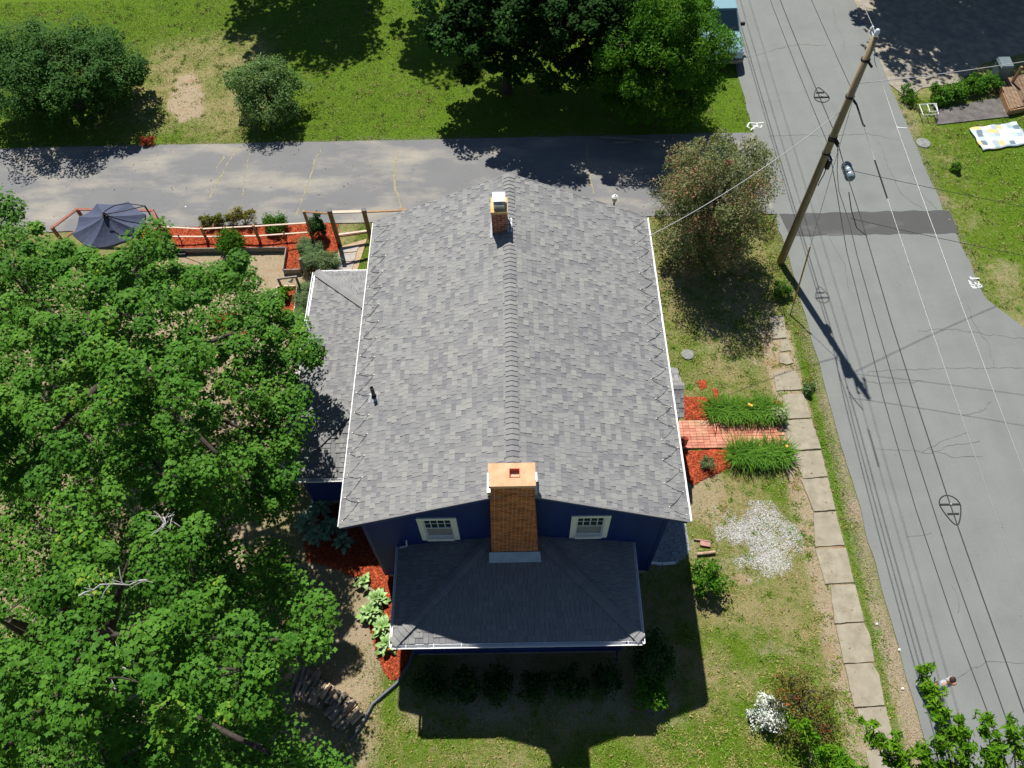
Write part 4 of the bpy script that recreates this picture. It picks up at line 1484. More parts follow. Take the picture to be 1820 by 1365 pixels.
# trees across the drive
c3 = P(110, 128, 1.8)
tree('shade_tree', 'dark dense broadleaf tree at the upper left beyond the driveway', 'tree', (c3.x, c3.y), (c3.x, c3.y, 3.0), ellip((c3.x, c3.y, 1.8), 3.5, 2.7, 1.65, 140, .4, -.8, .35), .6, .85, 340, OVATE, .135, m_oak, .16, 'trees on the back lawn')
c4 = P(470, 160, 1.2)
tree('apple_tree', 'small pale green fruit tree standing alone on the lawn', 'tree', (c4.x, c4.y), (c4.x, c4.y, 1.9), ellip((c4.x, c4.y, 1.2), 1.7, 1.55, 1.15, 72, .35, -.8, .25), .42, .8, 230, OVATE, .105, m_apple, .09, 'trees on the back lawn', up=.5, jit=.6)
cc5 = ellip((1.2, 22.9, 3.6), 4.6, 3.1, 2.7, 230, .35, -.6, .38)
tree('dark_maple_tree', 'dark leaved maple behind the house with its trunk in view', 'tree', (-.25, 23.0), (-.1, 23.0, 5.2), cc5, .56, .7, 260, TRI, .16, m_dkmaple, .22, 'trees on the back lawn', nmain=10)
c6 = P(1205, 62, 4.3)
cc6 = ellip((c6.x - .45, c6.y + .1, 3.0), 2.5, 2.3, 2.8, 150, .35, -.85, .3)
tree('ash_tree', 'bright green tree leaning over the silver parked car', 'tree', (c6.x - .3, c6.y), (c6.x, c6.y, 5.6), cc6, .52, .75, 330, LANCE, .18, m_ash, .15, 'trees on the back lawn', up=.45, jit=.6)
# trees beyond the picture's top edge, known by the shade they throw
for (x, y, z, rx, n, nm) in ((-11.4, 33.2, 6.6, 4.0, 90, 'tall tree beyond the lawn throwing shade on the grass'), (-4.6, 31.5, 7.0, 2.2, 34, 'slim tree beyond the lawn behind the dark maple'),
                             (20.6, 33.2, 8.0, 4.0, 120, 'tall tree shading the driveway across the road'), (26.4, 33.6, 8.0, 4.6, 120, 'tall tree beyond the driveway across the road'), (24.2, 29.8, 8.2, 3.0, 70, 'broad tree shading the far yard beside the timber deck'), (18.4, 30.6, 6.4, 2.6, 26, 'thin open tree over the far driveway mouth')):
    tree('tall_tree', nm, 'tree', (x, y), (x, y, z + .8), ellip((x, y, z), rx, rx * .9, 3.0, n, .3, -.8, .4), .95, .7, 120, MAPLE, .26, m_oak, .26, 'tall trees beyond the top edge')
c8 = P(1268, 362, 2.6)
tree('crabapple_tree', 'rounded crabapple with reddish leaves between house and road', 'tree', (c8.x, c8.y), (c8.x, c8.y, 3.6), ellip((c8.x, c8.y, 2.55), 2.15, 2.15, 2.6, 190, .35, -.9, .26), .42, .9, 300, OVATE, .085, m_crab, .13, up=.35, jit=.7)

# near tree at the lower right: sprays reaching into view
b10 = P(1690, 1560, 4.0)
t10 = thing('sapling', 'bright green young tree at the lower right corner by the road', 'tree', (b10.x, b10.y, 0))
mb = MB()
crown10 = P(1690, 1520, 4.8)
mb.tube([(b10.x, b10.y, -.1), (b10.x, b10.y, 2.2), tuple(crown10)], [.12, .10, .06], 8)
cs, rs = [], []
for tip, z, root in (((1640, 1182), 6.2, (1700, 1400)), ((1660, 1235), 6.0, (1715, 1420)), ((1700, 1275), 5.8, (1730, 1420)), ((1752, 1278), 5.9, (1770, 1440)), ((1800, 1285), 6.0, (1800, 1440)), ((1545, 1290), 5.6, (1620, 1420)),
                     ((1590, 1320), 5.5, (1650, 1420)), ((1425, 1292), 5.2, (1520, 1420)), ((1470, 1330), 5.2, (1560, 1430)), ((1495, 1352), 5.0, (1580, 1430)), ((1830, 1310), 5.7, (1830, 1440)), ((1640, 1330), 5.4, (1690, 1430)), ((1770, 1340), 5.4, (1760, 1440))):
    a, b_ = P(*root, z - 1.0), P(*tip, z)
    mb.tube([crown10, a, a.lerp(b_, .5) + Vector((0, 0, .1)), b_], [.04, .03, .018, .006], 5)
    for k in range(9):
        t = k / 8
        for _ in range(3):
            w_s = .30 * (1 - .75 * t) + .04
            cs.append(tuple(a.lerp(b_, t) + Vector((R.uniform(-w_s, w_s), R.uniform(-w_s, w_s), .1 * math.sin(t * 3) + R.uniform(-.15, .1)))))
            rs.append(R.uniform(.10, .24) * (1 - .35 * t))
mb.build('trunk', m_bark, t10, smooth=True, fix=False)
V, F, rn = cloud(cs, rs, .8, 30, LANCE, .16, .5, .7, .65, .15)
tag(np_mesh('crown', V, F, m_lime, t10, rnd=rn), kind='stuff')


def bush(name, label, px, py, h, rx, n=26, cr=.2, per=70, tmpl=OVATE, size=.07, mat=None, group=None, rz=None, up=.5, jit=.6, cat='shrub', ry=None, wp=None):
    c = Vector(wp) if wp else P(px, py, h * .5)
    rz = rz or h * .5
    cs_ = ellip((c.x, c.y, h * .52), rx, ry or rx, rz, n, .3, -.7, .0)
    return tree(name, label, cat, (c.x, c.y), (c.x, c.y, h * .5), cs_, cr, .9, per, tmpl, size, mat or m_bush, .025, group, up, .5, jit, .3, nmain=4)


G_G = 'shrubs in the fenced garden'
bush('boxwood', 'round clipped green shrub inside the garden fence', 407, 432, 1.0, .5, 46, .22, 130, OVATE, .075, m_bush, G_G)
bush('boxwood', 'leafy green shrub leaning over the fence rail', 488, 398, .7, .4, 26, .2, 90, OVATE, .08, m_bush, G_G)
bush('garden_plant', 'yellow green weedy plant at the garden edge by the driveway', 385, 394, .5, .75, 26, .18, 60, LANCE, .11, leafmat('weedy', (.12, .15, .03), (.25, .25, .05), (.5, .33, .03), .9), G_G, ry=.25)
bush('garden_plant', 'tall yellow flowering plant at the garden edge', 432, 384, .8, .55, 24, .16, 60, LANCE, .10, leafmat('goldy', (.13, .15, .03), (.36, .30, .05), (.6, .36, .02), .75), G_G, ry=.2)
bush('upright_shrub', 'narrow upright evergreen shrub beside the garden gate', 563, 402, 1.25, .3, 28, .18, 110, LANCE, .11, m_dbush, G_G, rz=.55)
bush('garden_plant', 'bright green seedling in the small raised bed', 506, 522, .45, .26, 12, .12, 60, OVATE, .09, m_lime, G_G)
m_lav = leafmat('grey_green', (.10, .16, .065), (.20, .27, .12), None, trans=.2)
for k, (px, py, rx, ry, h, lb) in enumerate(((551, 446, .42, .5, .6, 'grey green lavender bush nearest the garden gate'), (566, 466, .75, .6, .75, 'widest grey green lavender bush beside the gate path'),
                                            (541, 530, .36, .7, .6, 'grey green lavender bush at the wing roof corner'), (531, 582, .34, .8, .6, 'grey green lavender bush along the wing wall under the maple'))):
    bush('lavender', lb, px, py, h, rx, 46, .2, 130, NEEDLE, .16, m_lav, 'lavender bushes beside the wing', up=.9, jit=.5, ry=ry)
bush('red_plant', 'small red leaved clump at the driveway edge', 260, 249, .4, .28, 14, .12, 60, OVATE, .07, leafmat('redleaf', (.28, .03, .015), (.45, .08, .03)), None)
G_F = 'shrubs in the front yard'
bush('young_shrub', 'bright green shrub standing at the edge of the house shadow', 1252, 1025, .95, .55, 16, .22, 80, OVATE, .12, m_bush, G_F)
bush('small_plant', 'small grey green tuft in the lower mulch bed', 1259, 822, .4, .22, 10, .12, 70, NEEDLE, .14, m_lav, G_F)
bush('small_shrub', 'low green weed clump beside the utility pole shadow', 1388, 515, .5, .34, 16, .16, 80, OVATE, .07, m_bush, G_F)
m_redbush = leafmat('red_bush_leaf', (.10, .115, .025), (.24, .19, .05), (.45, .10, .045), .82)
bush('barberry', 'loose reddish green shrub at the lower right of the lawn', 1428, 1262, 1.7, .95, 60, .24, 70, OVATE, .075, m_redbush, G_F, up=.3, jit=.8)
m_wfl = leafmat('white_blossom', (.62, .62, .64), (.80, .80, .82), (.1, .16, .05), .72, .2)
bush('white_flower_bush', 'white flowering bush under the reddish shrub', 1364, 1270, .7, .5, 22, .18, 80, OVATE, .075, m_wfl, G_F)
G_P = 'shrubs along the porch wall'
for (x, y, h, rx, lb) in ((-2.6, -2.75, .6, .4, 'first low shrub under the porch gutter from the mulch'), (-1.7, -2.8, .7, .45, 'second low shrub under the porch gutter from the mulch'), (-.7, -2.8, .55, .45, 'third low shrub under the porch gutter from the mulch'),
                           (.3, -2.75, .6, .45, 'fourth low shrub under the porch gutter from the mulch'), (1.3, -2.8, .7, .45, 'fifth low shrub under the porch gutter from the mulch'), (2.3, -2.7, .7, .4, 'sixth low shrub under the porch gutter from the mulch')):
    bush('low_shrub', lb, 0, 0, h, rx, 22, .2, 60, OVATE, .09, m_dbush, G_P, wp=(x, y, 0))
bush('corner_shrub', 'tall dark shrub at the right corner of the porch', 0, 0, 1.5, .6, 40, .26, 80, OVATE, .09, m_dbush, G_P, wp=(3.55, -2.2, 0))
bush('corner_shrub', 'lighter green shrub in front of the porch corner', 0, 0, .9, .42, 24, .22, 70, OVATE, .10, m_bush, G_P, wp=(3.5, -3.0, 0))
G_R = 'bushes beside the far driveway'
for (px, py, h, rx, lb) in ((1672, 168, .6, .45, 'leafy bush nearest the road beside the far driveway'), (1700, 160, .65, .45, 'second leafy bush from the road beside the far driveway'), (1728, 152, .6, .45, 'third leafy bush from the road beside the far driveway'), (1757, 148, .6, .5, 'leafy bush next to the timber deck')):
    bush('bush', lb, px, py, h, rx, 22, .22, 70, OVATE, .11, m_ash, G_R)
bush('roadside_plant', 'green weeds at the far road edge by the driveway mouth', 1614, 165, .4, .35, 16, .16, 60, OVATE, .09, m_bush, G_R, ry=.7)
bush('roadside_plant', 'small green weed on the bare far verge', 1700, 297, .3, .2, 10, .1, 60, OVATE, .08, m_bush, G_R)
bush('garden_plant', 'two pale weeds at the footway edge', 1440, 690, .3, .22, 10, .1, 60, OVATE, .08, m_apple, None)

# daylily rows: arching strap leaves
m_lily = leafmat('daylily_leaf', (.075, .19, .02), (.165, .32, .04), None, trans=.32)
m_flower = M('orange_petal', (.75, .30, .02), (.8, .42, .05), scale=9, rough=.6)


def blades(base, n, rad, length, width, droop, g=NR, seg=4, h0=.0):
    Vs, Fs, rn = [], [], []
    for i in range(n):
        a = g.uniform(0, 6.283)
        d = np.array([math.cos(a), math.sin(a), 0])
        s = np.array([-d[1], d[0], 0])
        o = np.array([base[0], base[1], h0]) + d * g.uniform(0, rad * .45) + np.array([g.normal() * rad * .3, g.normal() * rad * .3, 0])
        L = length * g.uniform(.65, 1.15)
        st = g.uniform(.95, 1.45)
        k0 = len(Vs)
        p = o.copy()
        for j in range(seg + 1):
            t = j / seg
            w = width * (1 - t ** 2 * .92) * .5
            Vs += [p - s * w, p + s * w]
            e = st - droop * t * g.uniform(.8, 1.2)
            p = p + (d * math.cos(e) + np.array([0, 0, math.sin(e)])) * L / seg
        for j in range(seg):
            Fs.append((k0 + 2 * j, k0 + 2 * j + 1, k0 + 2 * j + 3, k0 + 2 * j + 2))
            rn.append(g.random())
    return np.array(Vs), np.array(Fs), np.array(rn)


def lily(px, py, n, lb, nf=1, rad=.36, L=.66):
    b_ = P(px, py)
    t = thing('daylily', lb, 'plant', (b_.x, b_.y, 0), 'daylily clumps beside the brick path')
    V, F, rn = blades(b_, n, rad, L, .030, 1.55)
    tag(np_mesh('leaves', V, F, m_lily, t, rnd=rn), kind='stuff')
    for _ in range(nf):
        f = b_ + Vector((R.uniform(-.25, .25), R.uniform(-.3, .2), R.uniform(.42, .55)))
        mb = MB()
        mb.tube([(f.x, f.y, .1), tuple(f)], .006, 4)
        for k in range(6):
            a = k * 1.047
            d = Vector((math.cos(a), math.sin(a), .35))
            s = Vector((-d.y, d.x, 0)) * .02
            mb.face([f, f + d * .028 + s, f + d * .055, f + d * .028 - s])
        mb.build('flower', m_flower, t, fix=False)


ordn = ['first', 'second', 'third', 'fourth', 'fifth', 'sixth']
for k, px in enumerate((1272, 1296, 1320, 1344, 1366)):
    lily(px, 734 + k * .5, 300, f'{ordn[k]} daylily clump from the house in the upper row', (0, 0, 2, 0, 0)[k])
for k, px in enumerate((1312, 1336, 1360, 1384)):
    lily(px, 811, 300, f'{ordn[k]} daylily clump from the house in the lower row', (0, 0, 0, 1)[k])
bush('variegated_plant', 'pale variegated plant at the footway end of the upper daylilies', 1387, 738, .45, .24, 12, .14, 70, OVATE, .09, leafmat('pale_leaf', (.22, .30, .12), (.5, .56, .34)))

# hostas: big single leaves
mb = MB()
nu, nv = 7, 5
vs, fs = [], []
for i in range(nu):
    t = i / (nu - 1)
    w = .5 * math.sin(math.pi * min(1, (t * .93 + .05)) ** .72) * .9 + .01
    for j in range(nv):
        s = (j / (nv - 1) - .5) * 2
        vs.append((s * w * .72, t, .16 * math.sin(t * 2.4) - .3 * t * t + .10 * abs(s) * w - .03 * math.sin(j * 3.1)))
for i in range(nu - 1):
    for j in range(nv - 1):
        fs.append((i * nv + j, i * nv + j + 1, (i + 1) * nv + j + 1, (i + 1) * nv + j))
mb.mesh(vs, fs)


def hostamat(name, c1, c2):
    return M(name, c1, c2, scale=7, rough=.45, rnd='obj', rv=.25, spec=.4, bump=.3, bscale=30)


m_h1, m_h2 = hostamat('blue_hosta_leaf', (.17, .29, .19), (.26, .40, .27)), hostamat('green_hosta_leaf', (.13, .26, .06), (.25, .40, .12))
HLEAF = []
for mm in (m_h1, m_h2):
    o = mb.build('leaf', mm, smooth=True, fix=False)
    HLEAF.append(o.data)
    bpy.data.objects.remove(o)
for (px, py, n, sz, kind, lb) in ((548, 930, 30, .30, 0, 'blue green hosta nearest the maple beside the wing'), (572, 905, 28, .30, 0, 'blue green hosta under the wing gutter'), (565, 955, 30, .30, 0, 'blue green hosta at the mulch corner'),
                                   (590, 938, 22, .28, 0, 'shaded hosta tucked under the roof corner'), (612, 965, 18, .26, 0, 'dim hosta against the house wall'),
                                   (649, 1038, 7, .30, 1, 'small star shaped hosta alone in the red mulch'), (672, 1068, 28, .25, 1, 'pale green hosta at the porch corner'), (660, 1092, 28, .25, 1, 'green hosta spilling onto the dirt by the porch'),
                                   (682, 1118, 28, .25, 1, 'green hosta below the porch side gutter'), (690, 1148, 24, .24, 1, 'hosta at the lower porch corner by the edging')):
    b_ = P(px, py)
    t = thing('hosta', lb, 'plant', (b_.x, b_.y, 0), 'hostas around the porch corner')
    for k in range(n):
        a = k * 2.4 + R.uniform(-.3, .3)
        ring = k / n
        rr_ = .17 * ring if n > 10 else .05 * ring
        o = link('leaf', HLEAF[kind], t, (b_.x + rr_ * math.cos(a + 1.57), b_.y + rr_ * math.sin(a + 1.57), .08 + .26 * (1 - ring)))
        o.rotation_euler = (.75 - .75 * ring + R.uniform(-.15, .15), R.uniform(-.2, .2), a)
        s = sz * (.6 + .5 * ring) * R.uniform(.85, 1.15)
        o.scale = (s, s, s)

# grass: short blades over every lawn
SOLID = [[(WX0, WY0), (WX1, WY0), (WX1, WY1), (WX0, WY1)], [(pw0, pwy), (pw1, pwy), (pw1, WY0), (pw0, WY0)], [(aw0, awy0), (WX0, awy0), (WX0, awy1), (aw0, awy1)],
         [(5.2, 4.5), (8.9, 4.5), (8.9, 5.65), (5.2, 5.65)], NDRIVE, SLABWALK, [tuple(P(*q)[:2]) for q in ((1392, 748), (1442, 746), (1458, 797), (1407, 800))]] + MULCHPOLY + [[tuple(P(*q)[:2]) for q in s] for s in SL]


def free(x, y):
    ok = ~((x > 10.5) & (x < 17.2)) & ~((y > 15.0) & (y < 19.88) & (x < 10.6)) & ~((y < 10.6) & (x > 10.4) & (x < 19.4) & (y < 10.0))
    for pl in SOLID:
        ok &= ~inpoly(x, y, pl)
    return ok


def lawn(n, box, seed):
    g = np.random.default_rng(seed)
    x, y = g.uniform(box[0], box[1], n), g.uniform(box[2], box[3], n)
    l_, b_ = weights(x, y)
    keep = (g.random(n) < np.clip(l_ * 1.15 + .1, 0, 1) * (1 - .88 * b_)) & free(x, y)
    return x[keep], y[keep], l_[keep]


bx = [(230000, (-27, 10.6, 19.8, 31), 1), (120000, (3.6, 10.7, -6, 15.2), 2), (70000, (-7, 4, -6.5, -1.5), 3), (60000, (17, 25, 8, 22), 4), (40000, (-16, -3.9, -5, 15.2), 5), (6000, (-6.4, -4.3, 10, 15), 6), (8000, (9.7, 10.6, -6, 14), 7)]
gxs, gys, gl = map(np.concatenate, zip(*[lawn(n, b_, s) for n, b_, s in bx]))
for (w_, wdt) in GREENCR[3:5] + GREENCR[1:2]:
    for q in w_:
        k = 26
        gxs = np.append(gxs, q.x + NR.normal(0, wdt * .3, k))
        gys = np.append(gys, q.y + NR.normal(0, .06, k))
        gl = np.append(gl, np.full(k, .75))
cx_, cy_ = np.concatenate([NR.uniform(-26, 10.4, 900), NR.uniform(3.8, 10.4, 700), NR.uniform(-5, 9, 350), NR.uniform(17.2, 24, 350)]), np.concatenate([NR.uniform(20, 31, 900), NR.uniform(-6, 15, 700), NR.uniform(-6, -3, 350), NR.uniform(9, 22, 350)])
ok_ = free(cx_, cy_)
cx_, cy_ = cx_[ok_], cy_[ok_]
NB = len(gxs)
kk = NR.integers(10, 34, len(cx_))
rep_x, rep_y = np.repeat(cx_, kk), np.repeat(cy_, kk)
sp_c = np.repeat(NR.uniform(.04, .14, len(cx_)), kk)
hue = np.repeat(NR.uniform(.35, 1.05, len(cx_)), kk)
gxs = np.concatenate([gxs, rep_x + NR.normal(0, 1, len(rep_x)) * sp_c])
gys = np.concatenate([gys, rep_y + NR.normal(0, 1, len(rep_x)) * sp_c])
gl = np.concatenate([gl, hue])
N = len(gxs)
tuft = np.array([(-.16, 0, 0), (.14, .05, 0), (.05, .8, .5), (-.05, .1, 0), (.16, -.12, 0), (.7, -.35, .45)])
m_grass, nt, b = nodes('grass_blade')
r = attr(nt, 'rnd')
c = mixc(nt, ramp(nt, r, .25, .7), (.40, .33, .13), (.118, .212, .013))
c = mixc(nt, ramp(nt, r, .7, 1.0), c, (.14, .295, .017))
nt.links.new(c, b.inputs['Base Color'])
b.inputs['Roughness'].default_value = .6
b.inputs['Specular IOR Level'].default_value = .25
V, F = scatter(tuft, np.array([(0, 1, 2), (3, 4, 5)]), np.c_[gxs, gys, np.full(N, -.03)], NR.normal(0, .35, (N, 3)) + [0, 0, 1], NR.uniform(.035, .08, N) * np.where(np.arange(N) >= NB, 1.7, 1.0))
rn = np.repeat(np.clip(gl * .75 + .1 + .5 * (fbm(gxs, gys, .55, 91) - .5) + NR.normal(0, .17, N), 0, 1), 2)
tag(np_mesh('grass', V, F, m_grass, rnd=rn), 'short lawn grass with dry patches', 'grass', kind='stuff')

# fallen leaves
lx, ly = np.concatenate([NR.uniform(-24, 10, 500), NR.uniform(3.8, 10.3, 500), NR.uniform(-8, 4, 500), NR.uniform(17.2, 22, 200)]), np.concatenate([NR.uniform(15, 30, 500), NR.uniform(-5, 15, 500), NR.uniform(-5, 2, 500), NR.uniform(10, 26, 200)])
ok_ = ~inpoly(lx, ly, SOLID[0]) & ~inpoly(lx, ly, SOLID[1])
lx, ly = lx[ok_], ly[ok_]
V, F = scatter(OVATE[0], OVATE[1], np.c_[lx, ly, np.full(len(lx), .025)], NR.normal(0, .4, (len(lx), 3)) + [0, 0, 1], NR.uniform(.04, .09, len(lx)))
tag(np_mesh('leaf_litter', V, F, M('dry_leaf', (.25, .15, .07), (.42, .30, .15), scale=3, rough=.9), rnd=np.repeat(NR.random(len(lx)), 2)), 'scattered dry leaves on lawn and driveway', 'leaves', kind='stuff')


# ------------------------------------------------------------------ utility pole and lines
m_pole = M('pole_wood', (.24, .18, .105), (.36, .28, .175), scale=9, rough=.9, bump=.5, bscale=30, stretch=(1, 1, .12))
m_wire = M('black_cable', (.035, .037, .042), rough=.6)
m_bwire = M('bare_aluminium', (.27, .27, .265), rough=.4, metal=.4)
m_steel = M('galvanised_steel', (.42, .44, .46), (.5, .52, .54), scale=12, rough=.45, metal=.6)
m_black = M('black_rubber', (.018, .018, .02), rough=.6)
m_porc = M('porcelain', (.62, .68, .72), rough=.25, spec=.6)
PX_, PY_ = 10.144, 12.487
pole = thing('utility_pole', 'weathered wooden utility pole leaning over the road edge in the picture', 'utility pole', (PX_, PY_, 0))
mb = MB()
mb.tube([(PX_, PY_, -.2), (PX_, PY_, 3), (PX_, PY_, 6.5), (PX_, PY_, 9.45)], [.145, .132, .115, .095], 14)
mb.build('pole', m_pole, pole, smooth=True)
for (z, dx_, dy_, nm, mt) in ((9.5, 0, 0, 'insulator', m_porc),):
    mb = MB()
    mb.lathe((PX_, PY_, z - .06), [(.03, 0), (.03, .06), (.075, .08), (.05, .13), (.085, .16), (.05, .24), (.02, .26)], 12)
    mb.build(nm, mt, pole)
mb = MB()
mb.bar((PX_ + .1, PY_, 9.2), (PX_ + .1, PY_ + .55, 9.3), .05)
mb.build('bracket', m_steel, pole)
mb = MB()
mb.lathe((PX_ + .1, PY_ + .55, 9.22), [(.03, 0), (.06, .03), (.04, .08), (.06, .12), (.03, .2)], 10)
mb.build('insulator', m_porc, pole)
for (z, s) in ((8.75, 1), (7.5, 1), (6.0, 1), (5.9, -1), (5.35, -1)):
    mb = MB()
    mb.lathe((PX_, PY_, z), [(.125, -.035), (.135, -.03), (.135, .03), (.125, .035)], 14)
    mb.bar((PX_ + .05, PY_ - .12, z), (PX_ + .1, PY_ - .34, z - .02), .05)
    mb.build('clamp', m_black, pole)
mb = MB()
mb.box(PX_ + .13, PX_ + .25, PY_ - .12, PY_ + .02, 4.72, 5.1)
bx_ = mb.build('meter_box', m_black, pole)
mb = MB()
mb.box(PX_ + .125, PX_ + .255, PY_ - .125, PY_ + .025, 5.1, 5.14)
mb.build('lid', m_white, bx_)
mb = MB()
mb.tube([(PX_ + .18, PY_ - .06, 4.72), (PX_ + .16, PY_ - .12, 4.5), (PX_ + .12, PY_ - .14, 4.3), (PX_ + .13, PY_ - .1, 4.0)], .018, 6)
mb.build('conduit', m_black, bx_)


def cat(p, q, sag, n=22):
    p, q = Vector(p), Vector(q)
    return [p.lerp(q, t / n) - Vector((0, 0, 4 * sag * (t / n) * (1 - t / n))) for t in range(n + 1)]


def wire(name, label, pts, rad, mat, c='cable', group='overhead lines along the road'):
    mb = MB()
    mb.tube(pts, rad, 5)
    return tag(mb.build(name, mat, None, smooth=True, fix=False), label, c, group)


WX = 10.25
wire('power_line', 'bright bare primary wire along the top of the pole', cat((WX, 60, 9.4), (PX_ + .1, PY_ + .55, 9.42), .25) + [Vector((PX_ + .1, PY_ + .3, 9.4)), Vector((PX_ + .12, PY_ - .3, 8.9))] + cat((PX_ + .1, PY_ - .35, 8.88), (WX, -45, 9.2), .95)[1:], .009, m_bwire)
b_n = wire('power_line', 'secondary power wire on the pole below the primary', cat((WX, 55, 7.7), (PX_ + .06, PY_ + .1, 7.6), .75), .011, m_wire)
b_s = wire('power_line', 'secondary power wire with long black sleeve', cat((PX_ + .1, PY_ - .35, 7.5), (WX, -45, 8.6), 1.15), .008, m_bwire)
mb = MB()
cs_ = cat((PX_ + .1, PY_ - .35, 7.5), (WX, -45, 8.6), 1.15, 200)
mb.tube([q for q in cs_ if 8.2 < q.y < 10.1], .024, 6)
mb.build('sleeve', m_black, b_s, fix=False)
mb = MB()
mb.tube([q for q in cs_ if 11.2 < q.y < 12.3], .03, 6)
mb.build('grip', m_black, b_s, fix=False)
mb = MB()
mb.tube([q + Vector((.05, 0, -.05)) for q in cs_ if 11.0 < q.y < 11.35], .05, 6)
mb.build('grip', m_black, b_s, fix=False)
wire('telephone_cable', 'thick black communication cable north of the pole with storage loop', cat((WX, 60, 6.3), (PX_ + .08, PY_ + .15, 6.0), 1.0), .015, m_wire)
cpt = cat((PX_ + .08, PY_ - .15, 5.98), (WX, -45, 7.0), 2.1, 60)
wire('telephone_cable', 'black communication cable running south low over the road', [Vector((PX_ + .08, PY_ - .15, 5.98)), Vector((10.22, 11.9, 5.8)), Vector((10.2, 11.5, 5.5)), Vector((10.2, 10.86, 5.22)), Vector((WX, 9.6, 5.14)), Vector((WX, 8.35, 4.97)), Vector((WX, 5.96, 4.82)), Vector((WX, 2.3, 4.67)), Vector((WX, -1, 4.66)), Vector((WX, -4.5, 4.84)), Vector((WX, -15, 5.5)), Vector((WX, -45, 7))], .012, m_wire)
wire('telephone_cable', 'thin lower cable north of the pole', cat((WX, 60, 6.0), (PX_ + .08, PY_ + .15, 5.45), 1.15), .012, m_wire)
wire('telephone_cable', 'thick cable running south with storage loop over the road', [Vector((PX_ + .1, PY_ - .15, 5.95)), Vector((10.24, 11.0, 5.86)), Vector((WX, 9.18, 5.80)), Vector((WX, 5.43, 5.54)), Vector((WX, 3.1, 5.46)), Vector((WX, .4, 5.42)), Vector((WX, -2, 5.46)), Vector((WX, -4.5, 5.55)), Vector((WX, -20, 6.2)), Vector((WX, -45, 7.4))], .014, m_wire)
wire('telephone_cable', 'lowest slack cable over the road edge at lower right', [Vector((PX_ + .12, PY_ - .1, 5.3)), Vector((WX, 9, 4.5)), Vector((WX, 4, 3.98)), Vector((WX, .7, 3.87)), Vector((WX, -2.4, 4.0)), Vector((WX, -5, 4.3)), Vector((WX, -45, 6.4))], .012, m_wire)
# service drops
hd = Vector((XO + HW - .15, 8.9, HE + .25))
wire('service_drop', 'pale service wire from the pole to the house eave', cat((PX_ - .1, PY_, 6.95), hd, .35), .013, M('grey_wire', (.40, .40, .42), rough=.5), group='service wires')
wire('service_drop', 'pale service wire crossing the road towards the far yard', cat((PX_ + .12, PY_, 7.95), (30, 19.5, 6.2), .5), .012, bpy.data.materials['grey_wire'], group='service wires')
wire('service_drop', 'thin dark wire crossing the road from the splice can', cat((10.4, 11.1, 5.85), (30, 6.5, 5.2), .4), .008, m_wire, group='service wires')
wire('service_drop', 'thin dark wire crossing the road below the splice can', cat((10.3, 9.7, 5.2), (30, 4.5, 5.0), .4), .008, m_wire, group='service wires')
# splice can hung on the strand
can = thing('splice_can', 'grey blue cylindrical splice case hanging from the cable beside the pole', 'splice case', (10.38, 11.2, 5.55))
mb = MB()
mb.lathe((10.40, 11.2, 5.72), [(.05, -.34), (.12, -.33), (.15, -.28), (.15, .26), (.12, .32), (.05, .33)], 18, 'y')
m_can = M('painted_can', (.12, .17, .20), (.17, .22, .25), scale=5, rough=.65, spec=.25, metal=.0)
mb.build('case', m_can, can, smooth=False)
for y in (-.2, 0, .2):
    mb = MB()
    mb.lathe((10.40, 11.2 + y, 5.72), [(.145, -.015), (.158, -.012), (.158, .012), (.145, .015)], 18, 'y')
    mb.build('band', m_steel, can)
mb = MB()
mb.bar((10.39, 11.35, 5.86), (10.24, 11.35, 5.88), .03)
mb.bar((10.39, 11.05, 5.86), (10.24, 11.05, 5.86), .03)
mb.build('hanger', m_black, can)
mb = MB()
mb.tube([(10.26, 10.4, 5.62), (10.35, 10.0, 5.3), (10.5, 9.5, 5.0), (10.7, 9.1, 5.05)], .016, 6)
tag(mb.build('loose_cable', m_black, None), 'short loose black cable tail hanging below the splice case', 'cable')


def snowshoe(y, z, flip, label):
    c = Vector((WX, y, z - .03))
    t = thing('cable_storage_loop', label, 'cable loop', c, 'cable storage loops')
    mb = MB()
    pts = []
    for k in range(25):
        a = 2 * math.pi * k / 24
        rr = .26
        yy = rr * math.sin(a)
        xx = rr * .95 * math.cos(a) * (1 if yy * flip > 0 else max(.0, 1 + yy * flip / .62))
        if yy * flip < 0: yy *= 1.9
        pts.append(c + Vector((xx, yy, 0)))
    mb.tube(pts, .015, 6, cap=False)
    mb.build('loop', m_black, t, smooth=True)
    mb = MB()
    mb.bar(c + Vector((-.24, .02 * flip, .01)), c + Vector((.24, .02 * flip, .01)), .04)
    mb.bar(c + Vector((-.13, -.22 * flip, .01)), c + Vector((.13, -.22 * flip, .01)), .04)
    mb.build('crossbar', m_black, t)
    mb = MB()
    mb.box(c.x - .02, c.x + .02, c.y + .0, c.y + .04, c.z + .02, c.z + .06)
    mb.build('clamp', m_alu, t)


snowshoe(14.5, 5.95, -1, 'teardrop cable loop hanging north of the pole')
snowshoe(.15, 5.44, 1, 'teardrop cable loop over the road at lower right')
